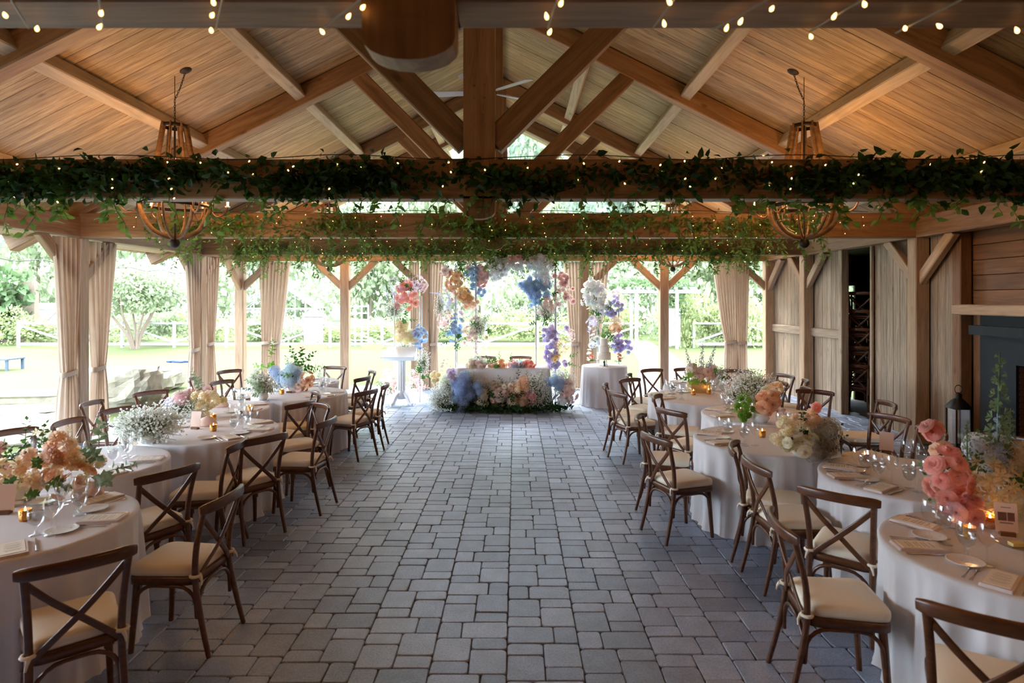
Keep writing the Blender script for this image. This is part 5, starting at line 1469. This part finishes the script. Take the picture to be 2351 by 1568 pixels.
# ------------------------------------------------------------------ garden
o = MB().add([(-70, -20, -.06), (70, -20, -.06), (70, 90, -.06), (-70, 90, -.06)], [(0, 1, 2, 3)]).build('lawn', M['lawn']); tag(o, 'bright mown lawn around the pavilion', None, None, 'structure')
pth = [(3.6, 15), (4.4, 18), (5.0, 21), (5.4, 24), (5.7, 27), (6.0, 31)]
mb = MB(); V = []
for i, (x, y) in enumerate(pth): wd = .75; V += [(x - wd, y, -.045), (x + wd, y, -.045)]
mb.add(V, [(2 * i, 2 * i + 1, 2 * i + 3, 2 * i + 2) for i in range(len(pth) - 1)]); o = mb.build('garden_path', M['gravel']); tag(o, 'pale gravel path to the garden arbor', None, None, 'structure')
def rock(label, c, s, seed, flat=False, rot=0):
    g = np.random.default_rng(seed); mb = MB()
    mb.sphere((0, 0, 0), 1.0, 26, 15); mb.sm = [False] * len(mb.sm)
    ph = g.uniform(0, 6.28, (12, 3)); fr = np.concatenate([g.uniform(-4, 4, (6, 3)), g.uniform(-14, 14, (6, 3))]); V = []
    for v in mb.v:
        v = np.array(v); n = np.sign(v) * np.abs(v) ** (.45 if flat else .6)
        d = sum(math.sin(fr[i] @ v + ph[i, 0]) for i in range(6)) * .05 + sum(math.sin(fr[i] @ v + ph[i, 0]) for i in range(6, 12)) * .02
        V.append(tuple(n * (1 + d) * np.array(s) + np.array([0, 0, s[2] * .9])))
    mb.v = V; o = mb.build('limestone_boulder', M['limestone']); o.location = c; o.rotation_euler = (0, 0, rot)
    return tag(o, label, 'boulder', 'limestone boulders edging the terrace')
rock('big upright limestone boulder behind the outer chairs', (-7.75, 12.0, -.06), (.72, .5, .40), 1)
rock('long flat limestone slab beyond the upright boulder', (-9.2, 14.3, -.06), (1.3, .6, .26), 2, True)
rock('low limestone slab step at the terrace edge', (-9.8, 12.3, -.06), (1.5, .42, .15), 3, True, .15)
rock('broad pale limestone slab nearest the curtains', (-8.9, 10.6, -.06), (1.35, .6, .12), 4, True, .1)
rock('mossy limestone slab beside the terrace', (-7.6, 9.3, -.06), (.9, .5, .16), 5, True)
rock('rounded limestone block at the terrace step', (-9.1, 9.6, -.06), (.45, .5, .22), 6)
# trees and shrubs: shared crowns
def crown_mesh(seed, n, leaf, blobs):
    g = np.random.default_rng(seed); P = []; Dr = []
    for c, rad, wgt in blobs:
        m = int(n * wgt); d = unit(g.normal(size=(m, 3))); r_ = g.uniform(.35, 1.0, (m, 1)) ** .6
        P.append(np.array(c) + d * r_ * np.array(rad)); Dr.append(d + g.normal(size=(m, 3)) * .8 + np.array([0, 0, -.3]))
    P = np.concatenate(P); Dr = np.concatenate(Dr)
    return leaves_mesh('crown', P, Dr, leaf * g.uniform(.6, 1.2, len(P)), .7)
def blobs(seed, k, spread, rad, zc):
    g = np.random.default_rng(seed); out = []
    for i in range(k):
        c = np.array([g.normal() * spread[0], g.normal() * spread[1], zc + g.normal() * spread[2]]); out.append((c, np.array(rad) * g.uniform(.6, 1.15), 1 / k))
    return out
CR = {'broad': [crown_mesh(30 + i, 3000, .055, blobs(30 + i, 16, (.24, .24, .2), (.26, .26, .2), .62)) for i in range(3)],
      'bush': [crown_mesh(50 + i, 1500, .075, blobs(50 + i, 10, (.3, .3, .15), (.32, .32, .3), .4)) for i in range(3)]}
for v in CR.values():
    for m_ in v: m_.materials.append(M['treeleaf'])
def set_mat(me, mat):
    m2 = me.copy(); m2.materials[0] = mat; return m2
CR['conifer'] = [set_mat(m_, M['treeleaf2']) for m_ in CR['broad']]
CR['pale'] = [set_mat(m_, M['treeleaf3']) for m_ in CR['bush']]
TRUNK = mk(MB().tube([(0, 0, 0), (.01, .01, .3), (-.01, 0, .7)], [.03, .024, .012], 8, up=(1, 0, 0)), 'trunk', M['bark'])
tj = random.Random(9)
def tree(x, y, w_, h, kind, label, group, name='tree'):
    t = thing(name, label, 'tree' if name == 'tree' else 'shrub', (x, y, -.06), tj.uniform(0, 6), group)
    c = link('crown', CR[kind][tj.randrange(3)], t); c.scale = (w_, w_, h)
    if name == 'tree': k = link('trunk', TRUNK, t); k.scale = (w_ * .6, w_ * .6, h)
for i, (x, y, w_, h, kd) in enumerate(((-34, 48, 9, 15, 'broad'), (-26, 55, 10, 18, 'conifer'), (-19, 50, 9, 14, 'broad'), (-12, 58, 10, 19, 'conifer'), (-6, 52, 8, 15, 'broad'), (-1, 60, 10, 18, 'conifer'), (5, 54, 9, 16, 'broad'), (10, 58, 10, 19, 'conifer'), (16, 50, 9, 15, 'broad'), (22, 54, 10, 17, 'conifer'), (30, 50, 10, 16, 'broad'), (-41, 58, 12, 19, 'conifer'),
        (-29, 37, 7, 10, 'broad'), (3.5, 42, 5, 9, 'conifer'), (-9.5, 40, 5, 8, 'broad'), (13.5, 38, 6, 9, 'broad'), (20, 40, 7, 11, 'conifer'), (-15.5, 64, 12, 22, 'broad'), (8, 66, 12, 22, 'broad'), (-4, 68, 12, 23, 'broad'), (19, 66, 12, 22, 'broad'), (-27, 68, 13, 23, 'broad'))):
    tree(x, y, w_, h, kd, ('leafy broad tree in the belt behind the garden' if kd == 'broad' else 'dark conifer in the belt behind the garden'), 'broad trees behind the garden' if kd == 'broad' else 'conifers behind the garden')
for i in range(30):
    x = -24 + i * 1.45 + tj.uniform(-.5, .5)
    if 5.0 < x < 7.2: continue
    kd = tj.choice(('bush', 'pale', 'pale'))
    tree(x, 29.5 + tj.uniform(-.8, 3), tj.uniform(1.8, 2.6), tj.uniform(1.3, 2.5), kd, 'green shrub in the bed beyond the fence' if kd == 'bush' else 'yellow-green shrub in the bed beyond the fence', ('green' if kd == 'bush' else 'yellow-green') + ' shrubs beyond the fence', 'shrub')
for x, y, h in ((7.8, 27.6, 3.6), (9.3, 27.8, 3.0), (10.9, 27.5, 3.3), (3.9, 28.2, 3.2)):
    tree(x, y, 2.0, h, 'pale', 'tall climbing shrub beside the arbor gate', 'tall shrubs by the arbor', 'shrub')
for i in range(12):
    x = -30 + i * 5.0 + tj.uniform(-1, 1)
    tree(x, 40 + tj.uniform(-2, 3), tj.uniform(4.5, 6), tj.uniform(5.5, 8.5), 'bush', 'dense rounded bush below the tree belt', 'dense bushes below the tree belt', 'shrub')
# multi-stem small tree on the lawn
t = thing('small_tree', 'small spreading tree with several slender stems on the lawn', 'tree', (-16.4, 26.3, -.06))
for k in range(7):
    a = k * .9 + .3; s = .5 + .25 * (k % 3)
    MB().tube(bez([(0.1 * math.cos(a), .1 * math.sin(a), 0), (.45 * s * math.cos(a), .45 * s * math.sin(a), .7), (1.25 * s * math.cos(a), 1.0 * s * math.sin(a), 1.5), (1.7 * s * math.cos(a), 1.2 * s * math.sin(a), 2.3)], 5), [.075 - .0035 * i for i in range(16)], 7).build('stem', M['bark'], t)
me = crown_mesh(71, 3600, .20, [((math.cos(q) * 1.15, math.sin(q) * .9, 2.45 + .45 * math.sin(q * 3)), (1.0, .9, .55), 1 / 9) for q in [k * .9 for k in range(7)]] + [((0, 0, 3.3), (1.1, 1, .6), 1 / 9), ((.4, 0, 2.9), (1.3, 1, .6), 1 / 9)]); me.materials.append(M['treeleaf']); link('crown', me, t)
# ivy mass
t = thing('ivy_mound', 'broad-leaved ivy covering a garden wall', 'ivy', (-24.5, 30, -.06)); me = crown_mesh(81, 1700, .42, [((-2.2, 0, 1.5), (2.6, .8, 1.7), .5), ((-1.2, 0, 2.6), (1.9, .8, 1.2), .3), ((-4, 0, 3.0), (2, .8, 1.6), .2)]); me.materials.append(M['ivy']); link('leaves', me, t)
MB().box((-5, .3, 0), (.6, .6, 3.0)).build('wall_core', M['bark'], t)
gt = thing('garden_gate', 'white board gate with a diagonal brace beside the ivy', 'gate', (-25.3, 33, -.06))
for xx in (-.85, .75): MB().box((xx - .09, -.09, 0), (xx + .09, .09, 2.4)).build('gate_post', M['fence'], gt)
for i in range(8): MB().box((-.72 + i * .172, -.02, .15), (-.72 + i * .172 + .16, .02, 1.95)).build('board', M['white'], gt)
for z_ in (.35, 1.6): MB().box((-.72, -.06, z_), (.66, -.02, z_ + .14)).build('rail', M['fence'], gt)
timber('diagonal_brace', (-25.3 - .7, 32.93, .35), (-25.3 + .62, 32.93, 1.55), .04, .12, M['fence'], gt)
# fence
fe = thing('post_and_rail_fence', 'pale post and rail fence with diagonal braces along the lawn', 'fence', (-6, 27, -.06))
xs = [-22 + 2.3 * i for i in range(18)]
for i, x in enumerate(xs):
    if 5.0 < x < 7.0: continue
    timber('post', (x, 27, -.06), (x, 27, 1.12), .11, .11, M['fence'], fe, up=(0, 1, 0))
    if i + 1 < len(xs) and not (4.4 < x < 7.0):
        x2 = xs[i + 1]
        timber('rail', (x, 27, 1.02), (x2, 27, 1.02), .05, .09, M['fence'], fe); timber('rail', (x, 27, .10), (x2, 27, .10), .05, .13, M['fence'], fe)
        timber('diagonal_brace', (x, 26.97, .18 if i % 2 else .96), (x2, 26.97, .96 if i % 2 else .18), .04, .09, M['fence'], fe)
# arbor with gate
ab = thing('garden_arbor', 'pale wooden arbor over the garden gate', 'arbor', (6.1, 26.6, -.06))
for xx in (5.25, 7.0):
    for yy in (26.4, 27.6): timber('post', (xx, yy, -.06), (xx, yy, 2.35), .13, .13, M['fence'], ab, up=(0, 1, 0))
for yy in (26.4, 27.6): timber('beam', (4.3, yy, 2.42), (8.0, yy, 2.42), .07, .16, M['fence'], ab)
for i in range(9): timber('rafter', (4.5 + i * .4, 26.0, 2.56), (4.5 + i * .4, 28.0, 2.56), .06, .12, M['fence'], ab)
for i in range(5): MB().box((.48 + i * .125, -.03, .12), (.48 + i * .125 + .118, .03, 1.75)).build('gate_board', M['fence'], ab)
me = crown_mesh(91, 900, .2, [((0, .4, 2.75), (2.0, .8, .28), .7), ((1.0, .4, 2.0), (.4, .5, .9), .3)]); me.materials.append(M['ivy']); o = link('climbing_vine', me, ab)
# greenhouse
gh = thing('greenhouse', 'white framed glass greenhouse behind the fence', 'greenhouse', (-15.2, 40, -.06))
for (x0, x1, z0, z1) in ((-2.6, 0, 1.5, 3.3), (2.6, 0, 1.5, 3.3)):
    for i in range(9):
        yy = -1.5 + i * .5; timber('glazing_bar', (-15.2 + x0, 40 + yy, z0), (-15.2 + x1, 40 + yy, z1), .05, .06, M['white'], gh)
    for i in range(8):
        yy = -1.5 + i * .5
        MB().add([(x0, yy, z0 + .06), (x1, yy, z1 + .06), (x1, yy + .5, z1 + .06), (x0, yy + .5, z0 + .06)], [(0, 1, 2, 3)]).build('pane', M['panelglass'], gh)
for i in range(9):
    x = -2.6 + i * .65; zt_ = 1.5 + 1.8 * (1 - abs(x) / 2.6); timber('glazing_bar', (-15.2 + x, 38.5, 0), (-15.2 + x, 38.5, zt_), .05, .05, M['white'], gh, up=(0, 1, 0))
    if i < 8: MB().box((x + .03, -1.49, .6), (x + .62, -1.48, 1.45)).build('pane', M['panelglass'], gh)
MB().box((-2.6, -1.5, 0), (2.6, -1.42, .6)).build('base_wall', M['white'], gh); timber('ridge', (-15.2, 38.5, 3.33), (-15.2, 42.5, 3.33), .08, .08, M['white'], gh); timber('eave_rail', (-17.8, 38.5, 1.5), (-12.6, 38.5, 1.5), .08, .1, M['white'], gh)
# trellis, hut, bench, hose cloth, pots
tl = thing('garden_trellis', 'white square-lattice trellis behind the fence', 'trellis', (-7.2, 28, -.06))
for i in range(4): MB().box((-.45 + i * .3 - .025, -.025, 0), (-.45 + i * .3 + .025, .025, 1.9)).build('upright', M['white'], tl)
for i in range(6): MB().box((-.47, -.02, .25 + i * .31), (.47, .02, .3 + i * .31)).build('crossbar', M['white'], tl)
hu = thing('garden_hut', 'small pale box with a pitched lid behind the fence', 'hut', (-9.4, 28.4, -.06))
MB().box((-.35, -.3, .0), (.35, .3, 1.35)).build('body', M['fence'], hu); MB().prism([(-.45, 1.35), (.45, 1.35), (0, 1.7)], -.4, .4, 'Y').build('roof', M['fence'], hu)
bn = thing('garden_lounger', 'grey-blue slatted lounger on the lawn', 'bench', (-15.6, 18.4, -.06))
for i in range(7): MB().box((-.9, -.35 + i * .1, .32), (.55, -.35 + i * .1 + .085, .36)).build('slat', M['greyblue'], bn)
for xx in (-.8, .45):
    for yy in (-.3, .28): MB().box((xx, yy, 0), (xx + .07, yy + .05, .32)).build('leg', M['greyblue'], bn)
bc = MB().sphere((0, 0, .03), 1, 14, 6, .06); bc.v = [(x * .34 * (1 + .5 * math.sin(5 * y)), y * .10 * (1 + .6 * math.sin(4 * x)), z_ * 1.0) for x, y, z_ in bc.v]
o = bc.build('crumpled_cloth', M['bluecloth']); o.location = (-11.4, 20.6, -.06); tag(o, 'crumpled dark blue cloth lying on the lawn', 'cloth')
for x, y, s, lab in ((-8.9, 26.4, 1.0, 'long terracotta planter with red flowers by the fence'), (-6.2, 26.5, .6, 'small terracotta pot by the fence post')):
    p = thing('planter', lab, 'planter', (x, y, -.06)); MB().box((-.7 * s, -.15, 0), (.7 * s, .15, .22)).build('trough', M['terracotta'], p)
    cluster(p, 'blossom', 'coral', (0, 0, .3), (.6 * s, .14, .12), 14, .06); greens(p, (0, 0, .22), (.6 * s, .12, .15), 10, .25, 'green')
# bulbs strung under the eave outside
t = thing('eave_string_lights', 'clear globe bulbs strung outside under the eave', 'string lights', (-7.6, 10, 2.7))
wr_ = MB(); pts = []
for i in range(16):
    y = 6.5 + i * .55; s = .06 * math.sin(i * PI / 2) ** 2; pts.append((0, y - 10, -s))
    b_ = MB().lathe([(.012, 0), (.012, -.04), (.032, -.075), (.03, -.10), (.0001, -.12)], 10).build('bulb', M['white'], t, (0, y - 10, -s))
wr_.tube(pts, .006, 4).build('wire', M['darkwire'], t)
